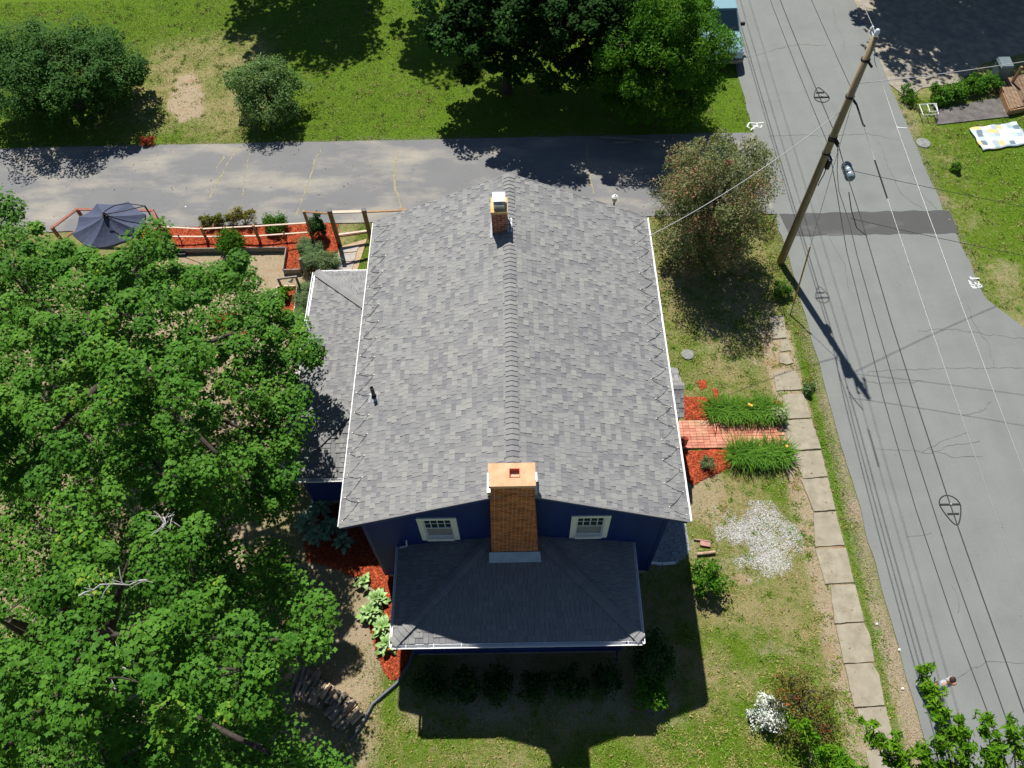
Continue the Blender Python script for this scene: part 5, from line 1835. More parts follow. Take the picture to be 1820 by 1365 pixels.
# guy wire with yellow guard
an_ = P(1405, 558)
guy = thing('guy_wire', 'guy wire with yellow guard from the pole to its ground anchor', 'guy wire', an_)
g0, g1 = an_ + Vector((0, 0, .05)), Vector((PX_ + .03, PY_ - .1, 7.9))
mb = MB()
mb.tube([g0, g1], .009, 5)
mb.build('strand', m_steel, guy)
mb = MB()
mb.tube([g0.lerp(g1, .05), g0.lerp(g1, .34)], .028, 8)
mb.build('guard', M('yellow_guard', (.46, .30, .03), (.38, .25, .03), scale=9, rough=.6), guy)
mb = MB()
mb.tube([an_ + Vector((0, 0, -.1)), g0, g0.lerp(g1, .05)], .03, 6)
mb.build('anchor_rod', m_steel, guy)

# ------------------------------------------------------------------ parked car (front towards the viewer)
CX, CY = 9.72, 24.12
car = thing('parked_car', 'silver blue pickup parked under the bright green tree', 'car', (CX, CY, 0))
m_carp, nt, b = nodes('car_paint')
b.inputs['Base Color'].default_value = (.26, .43, .48, 1)
b.inputs['Metallic'].default_value = .35
b.inputs['Roughness'].default_value = .28
b.inputs['Coat Weight'].default_value = .6
m_cglass, nt, b = nodes('car_glass')
b.inputs['Base Color'].default_value = (.012, .03, .045, 1)
b.inputs['Roughness'].default_value = .05
b.inputs['Specular IOR Level'].default_value = .8
m_chrome = M('chrome', (.6, .62, .64), rough=.15, metal=.9)
m_plast = M('grey_plastic', (.16, .15, .135), (.2, .19, .17), scale=9, rough=.6)


def csec(y, hw_, zb, zt, sh, n=6):
    """Rounded body section: sh = how far the top edge is drawn in."""
    q = [(-hw_ * .92, zb), (-hw_, zb + .12), (-hw_, zt - .22), (-hw_ + sh * .35, zt - .08), (-hw_ + sh, zt - .015), (-hw_ * .4, zt + .02), (0, zt + .032), (hw_ * .4, zt + .02), (hw_ - sh, zt - .015), (hw_ - sh * .35, zt - .08), (hw_, zt - .22), (hw_, zb + .12), (hw_ * .92, zb)]
    return [(CX + a, CY + y, z) for a, z in q]


mb = MB()
mb.loft([csec(.06, .70, .42, .78, .2), csec(.10, .82, .36, .90, .2), csec(.25, .89, .34, .97, .16), csec(.7, .92, .33, 1.02, .14), csec(1.35, .93, .33, 1.06, .12), csec(1.7, .93, .33, 1.08, .1), csec(3.6, .93, .33, 1.1, .1), csec(5.2, .92, .36, 1.1, .1), csec(5.35, .88, .4, 1.05, .1)])
mb.build('body', m_carp, car, smooth=False)
for s in (-1, 1):
    mb = MB()
    mb.bar((CX + s * .02, CY + .3, 1.018), (CX + s * .02, CY + 1.3, 1.095), .008, .012)
    if s > 0: mb.build('hood_crease', m_plast, car)
mb = MB()


def gsec(y, hw_, z):
    return [(CX - hw_, CY + y, z), (CX + hw_, CY + y, z)]


cab = [[(CX - .84, CY + 1.42, 1.07), (CX + .84, CY + 1.42, 1.07), (CX + .84, CY + 3.5, 1.09), (CX - .84, CY + 3.5, 1.09)], [(CX - .68, CY + 2.1, 1.72), (CX + .68, CY + 2.1, 1.72), (CX + .70, CY + 3.25, 1.74), (CX - .70, CY + 3.25, 1.74)]]
mb.hexa(cab[0], cab[1])
mb.build('cabin', m_carp, car)
A = [Vector(q) for q in cab[0] + cab[1]]


def inset(a, b_, c_, d, k, off):
    ce = (a + b_ + c_ + d) / 4
    n = (b_ - a).cross(d - a).normalized()
    return [ce + (q - ce) * k + n * off for q in (a, b_, c_, d)]


for nm, q, k in (('windshield', (A[0], A[1], A[5], A[4]), .93), ('side_window', (A[1], A[2], A[6], A[5]), .84), ('side_window', (A[3], A[0], A[4], A[7]), .84), ('rear_window', (A[2], A[3], A[7], A[6]), .85)):
    mb = MB()
    lo_, hi_ = inset(*q, k, .004), inset(*q, k, .012)
    mb.hexa(lo_, hi_)
    w = mb.build(nm, m_cglass, car)
    if nm == 'windshield':
        for s in (-.35, .25):
            mb = MB()
            mb.bar((CX + s, CY + 1.44, 1.13), (CX + s + .45, CY + 1.52, 1.17), .018, .015)
            mb.build('wiper', m_black, w)
mb = MB()
mb.box(CX - .66, CX + .66, CY + 2.12, CY + 3.2, 1.735, 1.765)
mb.build('roof', m_carp, car)
mb = MB()
mb.box(CX - .80, CX + .80, CY + 3.62, CY + 5.25, 1.08, 1.14)
mb.build('bed_cover', m_black, car)
mb = MB()
mb.box(CX - .46, CX + .46, CY + .035, CY + .12, .60, .84)
gr_ = mb.build('grille', m_black, car)
for z in (.66, .72, .78):
    mb = MB()
    mb.box(CX - .46, CX + .46, CY + .022, CY + .04, z, z + .014)
    mb.build('grille_bar', m_chrome, gr_)
for s in (-1, 1):
    mb = MB()
    x0, x1 = sorted((CX + s * .50, CX + s * .84))
    mb.hexa([(x0, CY + (.05 if s > 0 else .14), .66), (x1, CY + (.14 if s > 0 else .05), .66), (x1, CY + .4, .68), (x0, CY + .3, .68)], [(x0, CY + (.07 if s > 0 else .2), .86), (x1, CY + (.2 if s > 0 else .07), .87), (x1, CY + .5, .9), (x0, CY + .3, .88)])
    mb.build('headlight', M('headlight_lens', (.65, .68, .7), rough=.1, spec=.8) if s < 0 else bpy.data.materials['headlight_lens'], car)
    mb = MB()
    mb.loft([[(CX + s * .90, CY + 1.75, 1.12), (CX + s * 1.08, CY + 1.72, 1.12), (CX + s * 1.08, CY + 1.72, 1.28), (CX + s * .90, CY + 1.75, 1.26)], [(CX + s * .90, CY + 1.85, 1.13), (CX + s * 1.06, CY + 1.84, 1.13), (CX + s * 1.06, CY + 1.84, 1.27), (CX + s * .90, CY + 1.85, 1.25)]])
    mb.build('mirror', m_black, car)
mb = MB()
mb.loft([[(CX - .9, CY + .22, .36), (CX - .9, CY + .1, .42), (CX - .9, CY + .1, .56), (CX - .9, CY + .22, .6)], [(CX - .6, CY + .1, .34), (CX - .6, CY - .04, .40), (CX - .6, CY - .04, .56), (CX - .6, CY + .1, .6)],
         [(CX + .6, CY + .1, .34), (CX + .6, CY - .04, .40), (CX + .6, CY - .04, .56), (CX + .6, CY + .1, .6)], [(CX + .9, CY + .22, .36), (CX + .9, CY + .1, .42), (CX + .9, CY + .1, .56), (CX + .9, CY + .22, .6)]])
mb.build('bumper', m_plast, car)
for (sx, y) in ((-1, .92), (1, .92), (-1, 4.2), (1, 4.2)):
    mb = MB()
    mb.lathe((CX + sx * .82, CY + y, .35), [(.22, -.11), (.34, -.10), (.35, -.05), (.35, .05), (.34, .10), (.22, .11)], 20, 'x')
    wl_ = mb.build('wheel', m_black, car)
    mb = MB()
    mb.lathe((CX + sx * .86, CY + y, .35), [(.05, -.08), (.22, -.07), (.22, .07), (.05, .075)], 16, 'x')
    mb.build('rim', m_chrome, wl_)

# ------------------------------------------------------------------ back garden: fence, gate, beds, parasol
m_wood = M('weathered_cedar', (.26, .15, .075), (.38, .235, .125), scale=6, rough=.85, bump=.4, bscale=30, rnd='obj', rv=.15, stretch=(1, 4, 1))
m_redw = M('stained_rail', (.22, .075, .055), (.30, .11, .08), scale=6, rough=.7, bump=.3, bscale=30)
m_pale = M('pale_new_wood', (.55, .43, .33), (.66, .54, .44), scale=6, rough=.8, bump=.3, bscale=30)
m_gw = M('grey_old_wood', (.20, .17, .145), (.30, .26, .22), scale=8, rough=.9, bump=.4, bscale=30)
m_iron = M('dark_post_cap', (.03, .03, .045), rough=.5)


def post(mb, b_, h, w=.09):
    mb.box(b_.x - w / 2, b_.x + w / 2, b_.y - w / 2, b_.y + w / 2, -.1, h)


fence = thing('garden_fence', 'low cedar rail fence between the kitchen garden and the driveway', 'fence', P(463, 432))
fb = [P(278, 433), P(370, 430), P(463, 431), P(556, 424)]
fh = [1.05, rise(fb[1], 363, 402), rise(fb[2], 452, 399), rise(fb[3], 545, 395)]
for b_, h in zip(fb, fh):
    mb = MB()
    post(mb, b_, h)
    mb.build('post', m_wood, fence)
for k in range(3):
    for zf, m_ in ((.97, m_pale), (.42, m_pale)):
        mb = MB()
        a, c_ = fb[k] + Vector((0, 0, fh[k] * zf - .03)), fb[k + 1] + Vector((0, 0, fh[k + 1] * zf - .03))
        mb.bar(a + Vector((.045, 0, 0)), c_ - Vector((.045, 0, 0)), .06, .035)
        mb.build('rail', m_, fence)
    mb = MB()
    md = fb[k].lerp(fb[k + 1], .5)
    mb.box(md.x - .02, md.x + .02, md.y - .02, md.y + .02, -.05, .5)
    mb.build('stake', m_gw, fence)
gate = thing('garden_gate', 'timber gate frame with two heavy posts over the garden path', 'gate', P(630, 430))
gb = [P(603, 433), P(659, 424)]
gh = [rise(gb[0], 586, 374), rise(gb[1], 644, 374)]
for b_, h in zip(gb, gh):
    mb = MB()
    post(mb, b_, h, .14)
    pt = mb.build('post', m_wood, gate)
    mb = MB()
    mb.box(b_.x - .085, b_.x + .085, b_.y - .085, b_.y + .085, h, h + .03)
    mb.build('cap', m_iron, pt)
for zf, m_, w in ((.95, m_pale, .13), (.28, m_pale, .08), (.22, m_redw, .05)):
    mb = MB()
    mb.bar(gb[0] + Vector((.07, 0, gh[0] * zf)), gb[1] + Vector((-.07, 0, gh[1] * zf)), w, .04)
    mb.build('rail', m_, gate)
rail = thing('boundary_rail', 'cedar rail from the gate post to the house corner', 'fence', P(735, 405))
rb = [gb[1] + Vector((.09, 0, 0)), Vector((-4.15, gb[1].y + .05, 0)), Vector((-3.2, gb[1].y + .05, 0))]
zr = [1.75, 1.75, 1.75]
pr_ = P(700, 372, 1.6)
for a, c_ in ((0, 1), (1, 2)):
    mb = MB()
    mb.bar(rb[a] + Vector((.0, 0, gh[1] * .93)), rb[c_] + Vector((0, 0, gh[1] * .93)), .07, .04)
    mb.build('rail', m_wood, rail)
mb = MB()
post(mb, rb[1], gh[1] * .97)
mb.build('post', m_wood, rail)
rail2 = thing('boundary_rail', 'short cedar rail left of the gate behind the upright shrub', 'fence', P(560, 425))
q0 = Vector((gb[0].x - 1.0, gb[0].y + .1, 0))
mb = MB()
post(mb, q0, gh[0] * .95)
mb.build('post', m_wood, rail2)
mb = MB()
mb.bar(q0 + Vector((.05, 0, gh[0] * .92)), gb[0] + Vector((-.075, 0, gh[0] * .92)), .07, .04)
mb.build('rail', m_wood, rail2)
# fence round the seating corner on the far left
cf = thing('corner_fence', 'reddish timber rail fence around the parasol corner', 'fence', P(140, 400))
zt = 1.3
cfp = [P(92, 404, zt), P(136, 371, zt), P(168, 370, zt), P(255, 374, zt), P(270, 373, zt)]
cfp2 = [P(92, 404, zt), P(136, 371, zt), P(270, 373, zt), P(278, 392, zt)]
for v in cfp2:
    mb = MB()
    mb.box(v.x - .05, v.x + .05, v.y - .05, v.y + .05, -.1, zt)
    mb.build('post', m_redw, cf)
for a, c_ in zip(cfp2[:-1], cfp2[1:]):
    for z in (zt - .03, .55):
        mb = MB()
        d = (c_ - a).normalized() * .055
        mb.bar(Vector((a.x, a.y, z)) + d, Vector((c_.x, c_.y, z)) - d, .11 if z > 1 else .05, .04)
        mb.build('rail', m_redw, cf)

# raised bed boards
rbed = thing('raised_bed', 'long raised bed edged with weathered boards', 'planter', P(520, 450))
for a, c_ in (((302, 449), (511, 446)), ((511, 446), (505, 486)), ((505, 486), (536, 485)), ((536, 485), (547, 428))):
    mb = MB()
    p0, p1 = P(*a), P(*c_)
    d = (p1 - p0).normalized() * .022
    mb.bar(p0 + Vector((0, 0, .1)) + d, p1 + Vector((0, 0, .1)) - d, .04, .26)
    mb.build('board', m_gw, rbed)
rbed2 = thing('raised_bed', 'small raised bed with board sides beside the wing', 'planter', P(512, 550))
for a, c_ in (((494, 514), (530, 513)), ((530, 513), (520, 598)), ((520, 598), (498, 592)), ((498, 592), (494, 514))):
    mb = MB()
    p0, p1 = P(*a), P(*c_)
    d = (p1 - p0).normalized() * .022
    mb.bar(p0 + Vector((0, 0, .08)) + d, p1 + Vector((0, 0, .08)) - d, .04, .22)
    mb.build('board', m_pale, rbed2)
arch = thing('trellis', 'small wooden trellis frame at the end of the small raised bed', 'trellis', P(515, 515))
ab = [P(502, 514), P(538, 523)]
ah_ = [rise(ab[0], 493, 495), rise(ab[1], 527, 490)]
for b_, h in zip(ab, ah_):
    mb = MB()
    post(mb, b_, h, .07)
    mb.build('post', m_gw, arch)
mb = MB()
mb.bar(ab[0] + Vector((0, 0, ah_[0] - .03)), ab[1] + Vector((0, 0, ah_[1] - .03)), .05, .07)
mb.build('rail', m_gw, arch)
mb = MB()
t0, t1 = ab[0].lerp(ab[1], .45) + Vector((0, 0, ah_[0] - .06)), ab[0].lerp(ab[1], .92) + Vector((0, 0, ah_[1] - .06))
tm = t0.lerp(t1, .5) - Vector((0, 0, .2))
o_ = Vector((0, -.012, 0))
mb.mesh([t0, t1, tm, t0 + o_, t1 + o_, tm + o_], [(0, 1, 2), (5, 4, 3), (0, 3, 4, 1), (1, 4, 5, 2), (2, 5, 3, 0)])
mb.build('panel', m_white, arch)
pb_ = P(548, 500)
mb = MB()
post(mb, pb_, rise(pb_, 532, 460), .09)
tag(mb.build('garden_post', m_gw, None), 'lone grey post standing against the lavender', 'post')

# path from the gate to the wing
m_path = M('path_paver', (.30, .28, .25), (.40, .375, .335), scale=5, rough=.9, bump=.3, bscale=40)
gpath = sheet('garden_path', PP((606, 438), (652, 424), (632, 490), (586, 490)), -.005, M('path_soil', (.36, .25, .16), (.45, .33, .22), scale=8), label='paver path from the gate to the wing', cat='path')
for a in ([(607, 440), (640, 435), (634, 447), (604, 450)], [(604, 453), (634, 449), (630, 464), (600, 466)], [(600, 469), (629, 467), (626, 481), (596, 482)]):
    mb = MB()
    mb.prism([P(*q)[:2] for q in a], -.03, .02)
    mb.build('paver', m_path, gpath)

# cantilever parasol
m_canvas = M('slate_canvas', (.055, .068, .115), (.07, .085, .14), scale=5, rough=.85, bump=.1, bscale=90)
hub = P(187, 383, 2.62)
um = thing('cantilever_parasol', 'slate blue cantilever parasol tilted beside the driveway', 'parasol', P(268, 412))
rim = [P(a, b_, z) for a, b_, z in ((172, 362, 2.22), (228, 358, 2.25), (258, 380, 2.25), (250, 410, 2.15), (214, 430, 2.05), (160, 440, 2.0), (128, 416, 2.05), (140, 385, 2.12))]
mb = MB()
n = 8
secs = []
for k in range(n):
    a, c_ = rim[k], rim[(k + 1) % n]
    grid = []
    for i in range(7):
        t = i / 6
        row = []
        for j in range(5):
            s = j / 4
            q = hub.lerp(a.lerp(c_, s), t)
            q = q - Vector((0, 0, .10 * math.sin(s * math.pi) * t + .06 * math.sin(t * math.pi)))
            row.append(q)
        grid.append(row)
    for i in range(6):
        for j in range(4):
            mb.face([grid[i][j], grid[i][j + 1], grid[i + 1][j + 1], grid[i + 1][j]])
    for j in range(4):
        p0, p1 = grid[6][j], grid[6][j + 1]
        mb.face([p0, p1, p1 - Vector((0, 0, .1)), p0 - Vector((0, 0, .1))])
mb.build('canopy', m_canvas, um, fix=False)
for k in range(n):
    mb = MB()
    mb.tube([hub - Vector((0, 0, .12)), rim[k] - Vector((0, 0, .04))], .012, 5)
    mb.build('rib', m_black, um)
mast = P(258, 366, 2.65)
mast.z = 0
mt_ = mast + Vector((0, 0, 2.35))
top = mt_ + Vector((-.02, .0, .3))
mb = MB()
mb.tube([mast, mt_, mt_.lerp(top, .5), top], .03, 8)
mb.build('mast', m_black, um)
for off in (.09, -.09):
    mb = MB()
    h_ = hub + Vector((0, off, .12))
    mb.tube([top, top.lerp(h_, .2) + Vector((0, off * .8, .05)), top.lerp(h_, .45) + Vector((0, off * 1.6, .10)), top.lerp(h_, .75) + Vector((0, off * 1.3, .10)), h_], .018, 6)
    mb.build('arm', m_black, um)
mb = MB()
mb.lathe(hub, [(.1, -.05), (.1, .03), (.05, .05), (.04, .14), (.02, .16)], 10)
mb.build('hub', m_black, um)
mb = MB()
mb.bar(mast + Vector((-.5, 0, .04)), mast + Vector((.5, 0, .04)), .08)
mb.bar(mast + Vector((0, -.5, .04)), mast + Vector((0, .5, .04)), .079, .078)
mb.build('base', m_black, um)

# lamp post by the drive corner
lp = P(1093, 350, 1.75)
lamp = thing('lamp_post', 'small garden lamp with white top behind the roof edge', 'lamp post', (lp.x, lp.y, 0))
mb = MB()
mb.lathe((lp.x, lp.y, 0), [(.06, -.1), (.06, .1), (.035, .15), (.035, 1.5)], 10)
mb.build('post', m_black, lamp)
mb = MB()
mb.lathe((lp.x, lp.y, 1.5), [(.05, 0), (.085, .06), (.10, .22), (.09, .24)], 10)
mb.build('lantern', M('lamp_glass', (.5, .48, .42), rough=.3), lamp)
mb = MB()
mb.lathe((lp.x, lp.y, 1.74), [(.12, 0), (.125, .02), (.06, .08), (.02, .1), (.015, .14)], 14)
mb.build('cap', m_white, lamp)

# boards, planks, log
for (a, c_, w, mt, lb, nm) in (((1063, 245), (1150, 250), .10, m_gw, 'long pale board lying along the lawn edge of the driveway', 'timber_board'), ((1090, 254.5), (1126, 252.5), .09, m_gw, 'short board lying on the shaded driveway', 'timber_board')):
    mb = MB()
    p0, p1 = P(*a), P(*c_)
    mb.bar(p0 + Vector((0, 0, .03)), p1 + Vector((0, 0, .03)), w, .045)
    tag(mb.build(nm, mt, None), lb, 'board')
m_pink = M('faded_red_board', (.36, .19, .17), (.44, .25, .22), scale=9, rough=.8)
for (a, c_, w, h, lb) in (((1244, 966), (1262, 969), .14, .06, 'short faded red board lying on the lawn by the gravel'), ((1233, 959), (1262, 963), .03, .05, 'thin dark red batten beside the short faded board')):
    mb = MB()
    mb.bar(P(*a) + Vector((0, 0, .03)), P(*c_) + Vector((0, 0, .03)), w, h)
    tag(mb.build('scrap_board', m_pink, None), lb, 'board')
mb = MB()
p0, p1 = P(1238, 986), P(1271, 982)
mb.tube([p0 + Vector((0, 0, .05)), p0.lerp(p1, .5) + Vector((0, 0, .055)), p1 + Vector((0, 0, .05))], [.045, .05, .045], 9)
tag(mb.build('small_log', M('log_bark', (.30, .20, .13), (.48, .36, .26), scale=14), None), 'small pale log lying on bare soil below the red board', 'log')
dsp = thing('downspout_extension', 'white downspout extension lying in the house shadow', 'downspout', P(1175, 1003))
for a, c_ in (((1157, 1001), (1176, 1003)), ((1177, 1003), (1200, 1001))):
    mb = MB()
    mb.bar(P(*a) + Vector((0, 0, .04)), P(*c_) + Vector((0, 0, .03)), .08, .06)
    mb.build('pipe', m_white, dsp)

# plastic edging curving past the woodpile
mb = MB()
epts = [P(*q) for q in ((735, 1158), (728, 1180), (706, 1214), (685, 1232), (662, 1252), (650, 1275), (640, 1292), (622, 1316))]
mb.tube([q + Vector((0, 0, .05)) for q in epts], .045, 6)
mb.tube([q + Vector((0, 0, -.01)) for q in epts], .05, 6)
tag(mb.build('garden_edging', M('grey_edging', (.10, .105, .12), (.14, .145, .16), scale=5, rough=.5), None), 'grey plastic edging curving past the woodpile', 'edging')

# firewood: every split log its own thing
m_logs = [M('split_log_a', (.22, .17, .13), (.36, .30, .24), scale=14, rough=.9, bump=.5, bscale=40, rnd='obj', rv=.3), M('split_log_b', (.42, .30, .19), (.55, .42, .29), scale=14, rough=.9, bump=.5, bscale=40, rnd='obj', rv=.3)]
ld = (P(600, 1190) - P(540, 1255)).normalized()
ls_ = Vector((-ld.y, ld.x, 0))
k = 0
logm = {}
for mi in (0, 1):
    for v_ in range(4):
        mb = MB()
        g = random.Random(v_ * 7 + mi)
        pr = [(math.cos(a) * .07 * g.uniform(.7, 1.3), math.sin(a) * .065 * g.uniform(.7, 1.2)) for a in (0, 1.1, 2.2, 3.1, 4.2, 5.3)]
        mb.loft([[(x, -.21, z) for x, z in pr], [(x * 1.04, 0, z * 1.02) for x, z in pr], [(x * .95, .21, z) for x, z in pr]])
        o = mb.build('log', m_logs[mi])
        logm[mi, v_] = o.data
        bpy.data.objects.remove(o)
for row, (cx, cy, ang) in enumerate(((545, 1205, -.3), (552, 1236, -.35), (592, 1238, -.5), (622, 1262, -.75), (604, 1276, -.8))):
    c_ = P(cx, cy)
    nx_ = (7, 8, 8, 6, 5)[row]
    for lay in range(3):
        for i in range(nx_ - lay):
            off = (i - (nx_ - lay) / 2) * .15 + R.uniform(-.02, .02)
            d = Vector((math.cos(ang), math.sin(ang), 0))
            q = c_ + d * off + Vector((R.uniform(-.03, .03), R.uniform(-.05, .05), .06 + lay * .125))
            o = link('firewood_log', logm[0 if R.random() < .72 else 1, R.randrange(4)], None, q)
            tag(o, 'split firewood log in the stacked pile under the maple', 'log', 'split logs in the woodpile')
            o.rotation_euler = (R.uniform(-.1, .1), R.uniform(0, 6.28), ang + R.uniform(-.15, .15))

# flower pot at the door
fp = P(1206, 786, .3)
pot = thing('flower_pot', 'pot of red flowers beside the front step', 'flower pot', (fp.x + .12, fp.y, 0))
fx, fy = fp.x + .12, fp.y
mb = MB()
mb.lathe((fx, fy, 0), [(.10, 0), (.15, .26), (.165, .26), (.165, .3), (.13, .3), (.12, .26)], 12)
mb.build('pot', m_flue, pot)
V, F, rn = cloud([(fx, fy, .42), (fx + .08, fy + .05, .4), (fx - .05, fy - .08, .42)], [.14, .12, .12], .8, 80, OVATE, .06, .5, .5, .6, .2)
np_mesh('leaves', V, F, m_dbush, pot, rnd=rn)
V, F, rn = cloud([(fx, fy, .5), (fx + .09, fy + .05, .48), (fx - .05, fy - .1, .5)], [.13, .11, .1], .7, 26, OVATE, .05, .6, .5, .6, .5)
np_mesh('blooms', V, F, M('red_petal', (.5, .02, .03), rough=.6), pot, rnd=rn)

# ------------------------------------------------------------------ across the road
m_mat, nt, b = nodes('patterned_mat')
v = nn(nt, 'ShaderNodeTexVoronoi', feature='F1')
v.inputs['Scale'].default_value = 4.2
v.inputs['Randomness'].default_value = .35
nt.links.new(pos(nt), v.inputs['Vector'])
cr = nn(nt, 'ShaderNodeValToRGB')
cr.color_ramp.interpolation = 'CONSTANT'
els = [(0, (.50, .56, .58)), (.32, (.62, .66, .66)), (.52, (.32, .40, .45)), (.66, (.12, .18, .24)), (.76, (.60, .46, .20)), (.88, (.40, .50, .56))]
while len(cr.color_ramp.elements) < len(els): cr.color_ramp.elements.new(.5)
for e, (p_, c_) in zip(cr.color_ramp.elements, els):
    e.position, e.color = p_, (*c_, 1)
sp = nn(nt, 'ShaderNodeSeparateColor')
nt.links.new(v.outputs['Color'], sp.inputs[0])
nt.links.new(sp.outputs[0], cr.inputs[0])
nt.links.new(cr.outputs[0], b.inputs['Base Color'])
b.inputs['Roughness'].default_value = .7
MQ = [P(1722, 229), P(1805, 218), P(1832, 256), P(1746, 269)]
mb = MB()
nu, nv = 14, 10
g_ = []
for i in range(nu + 1):
    for j in range(nv + 1):
        q = MQ[3].lerp(MQ[2], i / nu).lerp(MQ[0].lerp(MQ[1], i / nu), j / nv)
        g_.append(Vector((q.x + .03 * math.sin(j * 1.3), q.y + .03 * math.sin(i * 1.1), .05 + .02 * math.sin(i * 1.7 + j) * math.sin(j * .9))))
top_ = [(i * (nv + 1) + j, (i + 1) * (nv + 1) + j, (i + 1) * (nv + 1) + j + 1, i * (nv + 1) + j + 1) for i in range(nu) for j in range(nv)]
mb.mesh(g_, top_)
mo = mb.build('picnic_mat', m_mat, None, smooth=True)
sd_ = mo.modifiers.new('thickness', 'SOLIDIFY')
sd_.thickness = .02
tag(mo, 'white blue and yellow patterned mat spread on the far lawn', 'mat')
fr_ = thing('metal_frame', 'white tubular frame lying beside the dark path across the road', 'frame', P(1650, 195))
for sq, z in (([(1634, 186), (1664, 184), (1668, 203), (1641, 205)], .25), ([(1648, 185), (1661, 184.5), (1667, 198), (1653, 199)], .4)):
    mb = MB()
    q = [P(*a, z) for a in sq]
    mb.tube(q + [q[0]], .02, 6)
    mb.build('rim', m_white, fr_)
    mb = MB()
    for v_ in q:
        mb.tube([v_, (v_.x, v_.y, -.02)], .014, 5)
    mb.build('leg', m_white, fr_)
deckt = thing('timber_deck', 'brown timber deck at the right edge across the road', 'deck', P(1800, 165))
m_deck = M('old_deck_wood', (.15, .10, .065), (.24, .165, .11), scale=6, rough=.9, bump=.4, bscale=30, rnd='obj', rv=.25)
d0, d1 = P(1772, 152), P(1793, 203)
dv = (d1 - d0)
for k in range(9):
    mb = MB()
    a = d0 + Vector((.16 * k, .05 * k, 0))
    mb.bar(a + Vector((0, 0, .28 + (.0 if k % 2 else .006))), a + dv + Vector((0, 0, .28)), .14, .035)
    mb.build('plank', m_deck, deckt)
mb = MB()
mb.bar(d1 + Vector((-.1, -.06, .13)), d1 + Vector((1.4, .3, .13)), .05, .26)
mb.bar(d0 + Vector((-.08, .0, .13)), d1 + Vector((-.08, 0, .13)), .05, .26)
mb.build('skirt', m_wood, deckt)
for (dx_, dy_) in ((.15, -.2), (.6, -.9), (.2, -1.5)):
    mb = MB()
    q = d0 + Vector((dx_ + .3, dy_, 0))
    mb.box(q.x - .05, q.x + .05, q.y - .05, q.y + .05, .3, 1.1)
    mb.build('post', m_wood, deckt)
bp = P(1784, 158)
bin_ = thing('trash_bin', 'grey blue bin standing by the timber deck', 'bin', (bp.x - .25, bp.y + .5, 0))
bx0, by0 = bp.x - .25, bp.y + .5
mb = MB()
mb.hexa([(bx0 - .2, by0 - .22, 0), (bx0 + .2, by0 - .22, 0), (bx0 + .2, by0 + .22, 0), (bx0 - .2, by0 + .22, 0)], [(bx0 - .27, by0 - .3, .95), (bx0 + .27, by0 - .3, .95), (bx0 + .27, by0 + .3, .95), (bx0 - .27, by0 + .3, .95)])
m_bin = M('bin_plastic', (.12, .16, .18), (.16, .2, .22), scale=4, rough=.5)
mb.build('body', m_bin, bin_)
mb = MB()
mb.hexa([(bx0 - .29, by0 - .33, .95), (bx0 + .29, by0 - .33, .95), (bx0 + .29, by0 + .32, .95), (bx0 - .29, by0 + .32, .95)], [(bx0 - .25, by0 - .28, 1.02), (bx0 + .25, by0 - .28, 1.02), (bx0 + .25, by0 + .32, 1.06), (bx0 - .25, by0 + .32, 1.06)])
mb.build('lid', m_bin, bin_)
vc = P(1641, 254)
mb = MB()
mb.lathe((vc.x, vc.y, -.03), [(.3, 0), (.3, .045), (.27, .055), (.02, .06)], 18)
tag(mb.build('valve_cover', M('cover_iron', (.16, .17, .165), (.25, .26, .25), scale=9), None), 'round grey utility cover in the far verge', 'cover')
vc = P(1222, 630)
mb = MB()
mb.lathe((vc.x, vc.y, -.03), [(.22, 0), (.22, .045), (.2, .055), (.02, .06)], 18)
tag(mb.build('valve_cover', bpy.data.materials['cover_iron'], None), 'round grey cover in the front lawn beside the crabapple shade', 'cover')
m_lit = M('paper_scrap', (.72, .73, .74), rough=.7)
for (px, py, lb) in ((330, 368, 'white paper scrap on the driveway near the parasol'), (1598, 1155, 'white paper scrap on the verge by the footway'), (1604, 1224, 'white paper scrap on the grass near the person'), (1558, 1109, 'tiny white scrap on the verge beside the footway slabs')):
    q = P(px, py)
    mb = MB()
    mb.mesh([(q.x - .04, q.y - .02, .02), (q.x + .03, q.y - .03, .015), (q.x + .035, q.y + .03, .03), (q.x - .02, q.y + .03, .02), (q.x, q.y, .03)], [(0, 1, 4), (1, 2, 4), (2, 3, 4), (3, 0, 4)])
    tag(mb.build('paper_scrap', m_lit, None, fix=False), lb, 'litter')

# ------------------------------------------------------------------ person walking along the road edge
per = thing('person', 'person in pale grey shirt and dark trousers walking on the road edge under leaves', 'person', (11.04, -3.1, 0))
m_skin = M('skin', (.42, .22, .15), (.48, .27, .19), scale=9, rough=.55)
m_shirt = M('grey_shirt', (.36, .42, .46), (.42, .48, .52), scale=9, rough=.85, bump=.2, bscale=30)
m_trous = M('dark_trousers', (.03, .033, .045), (.045, .05, .06), scale=9, rough=.85)
m_hair = M('dark_hair', (.030, .018, .015), (.05, .03, .025), scale=40, rough=.6)
m_shoe = M('grey_shoe', (.20, .21, .23), (.28, .29, .31), scale=9, rough=.6)


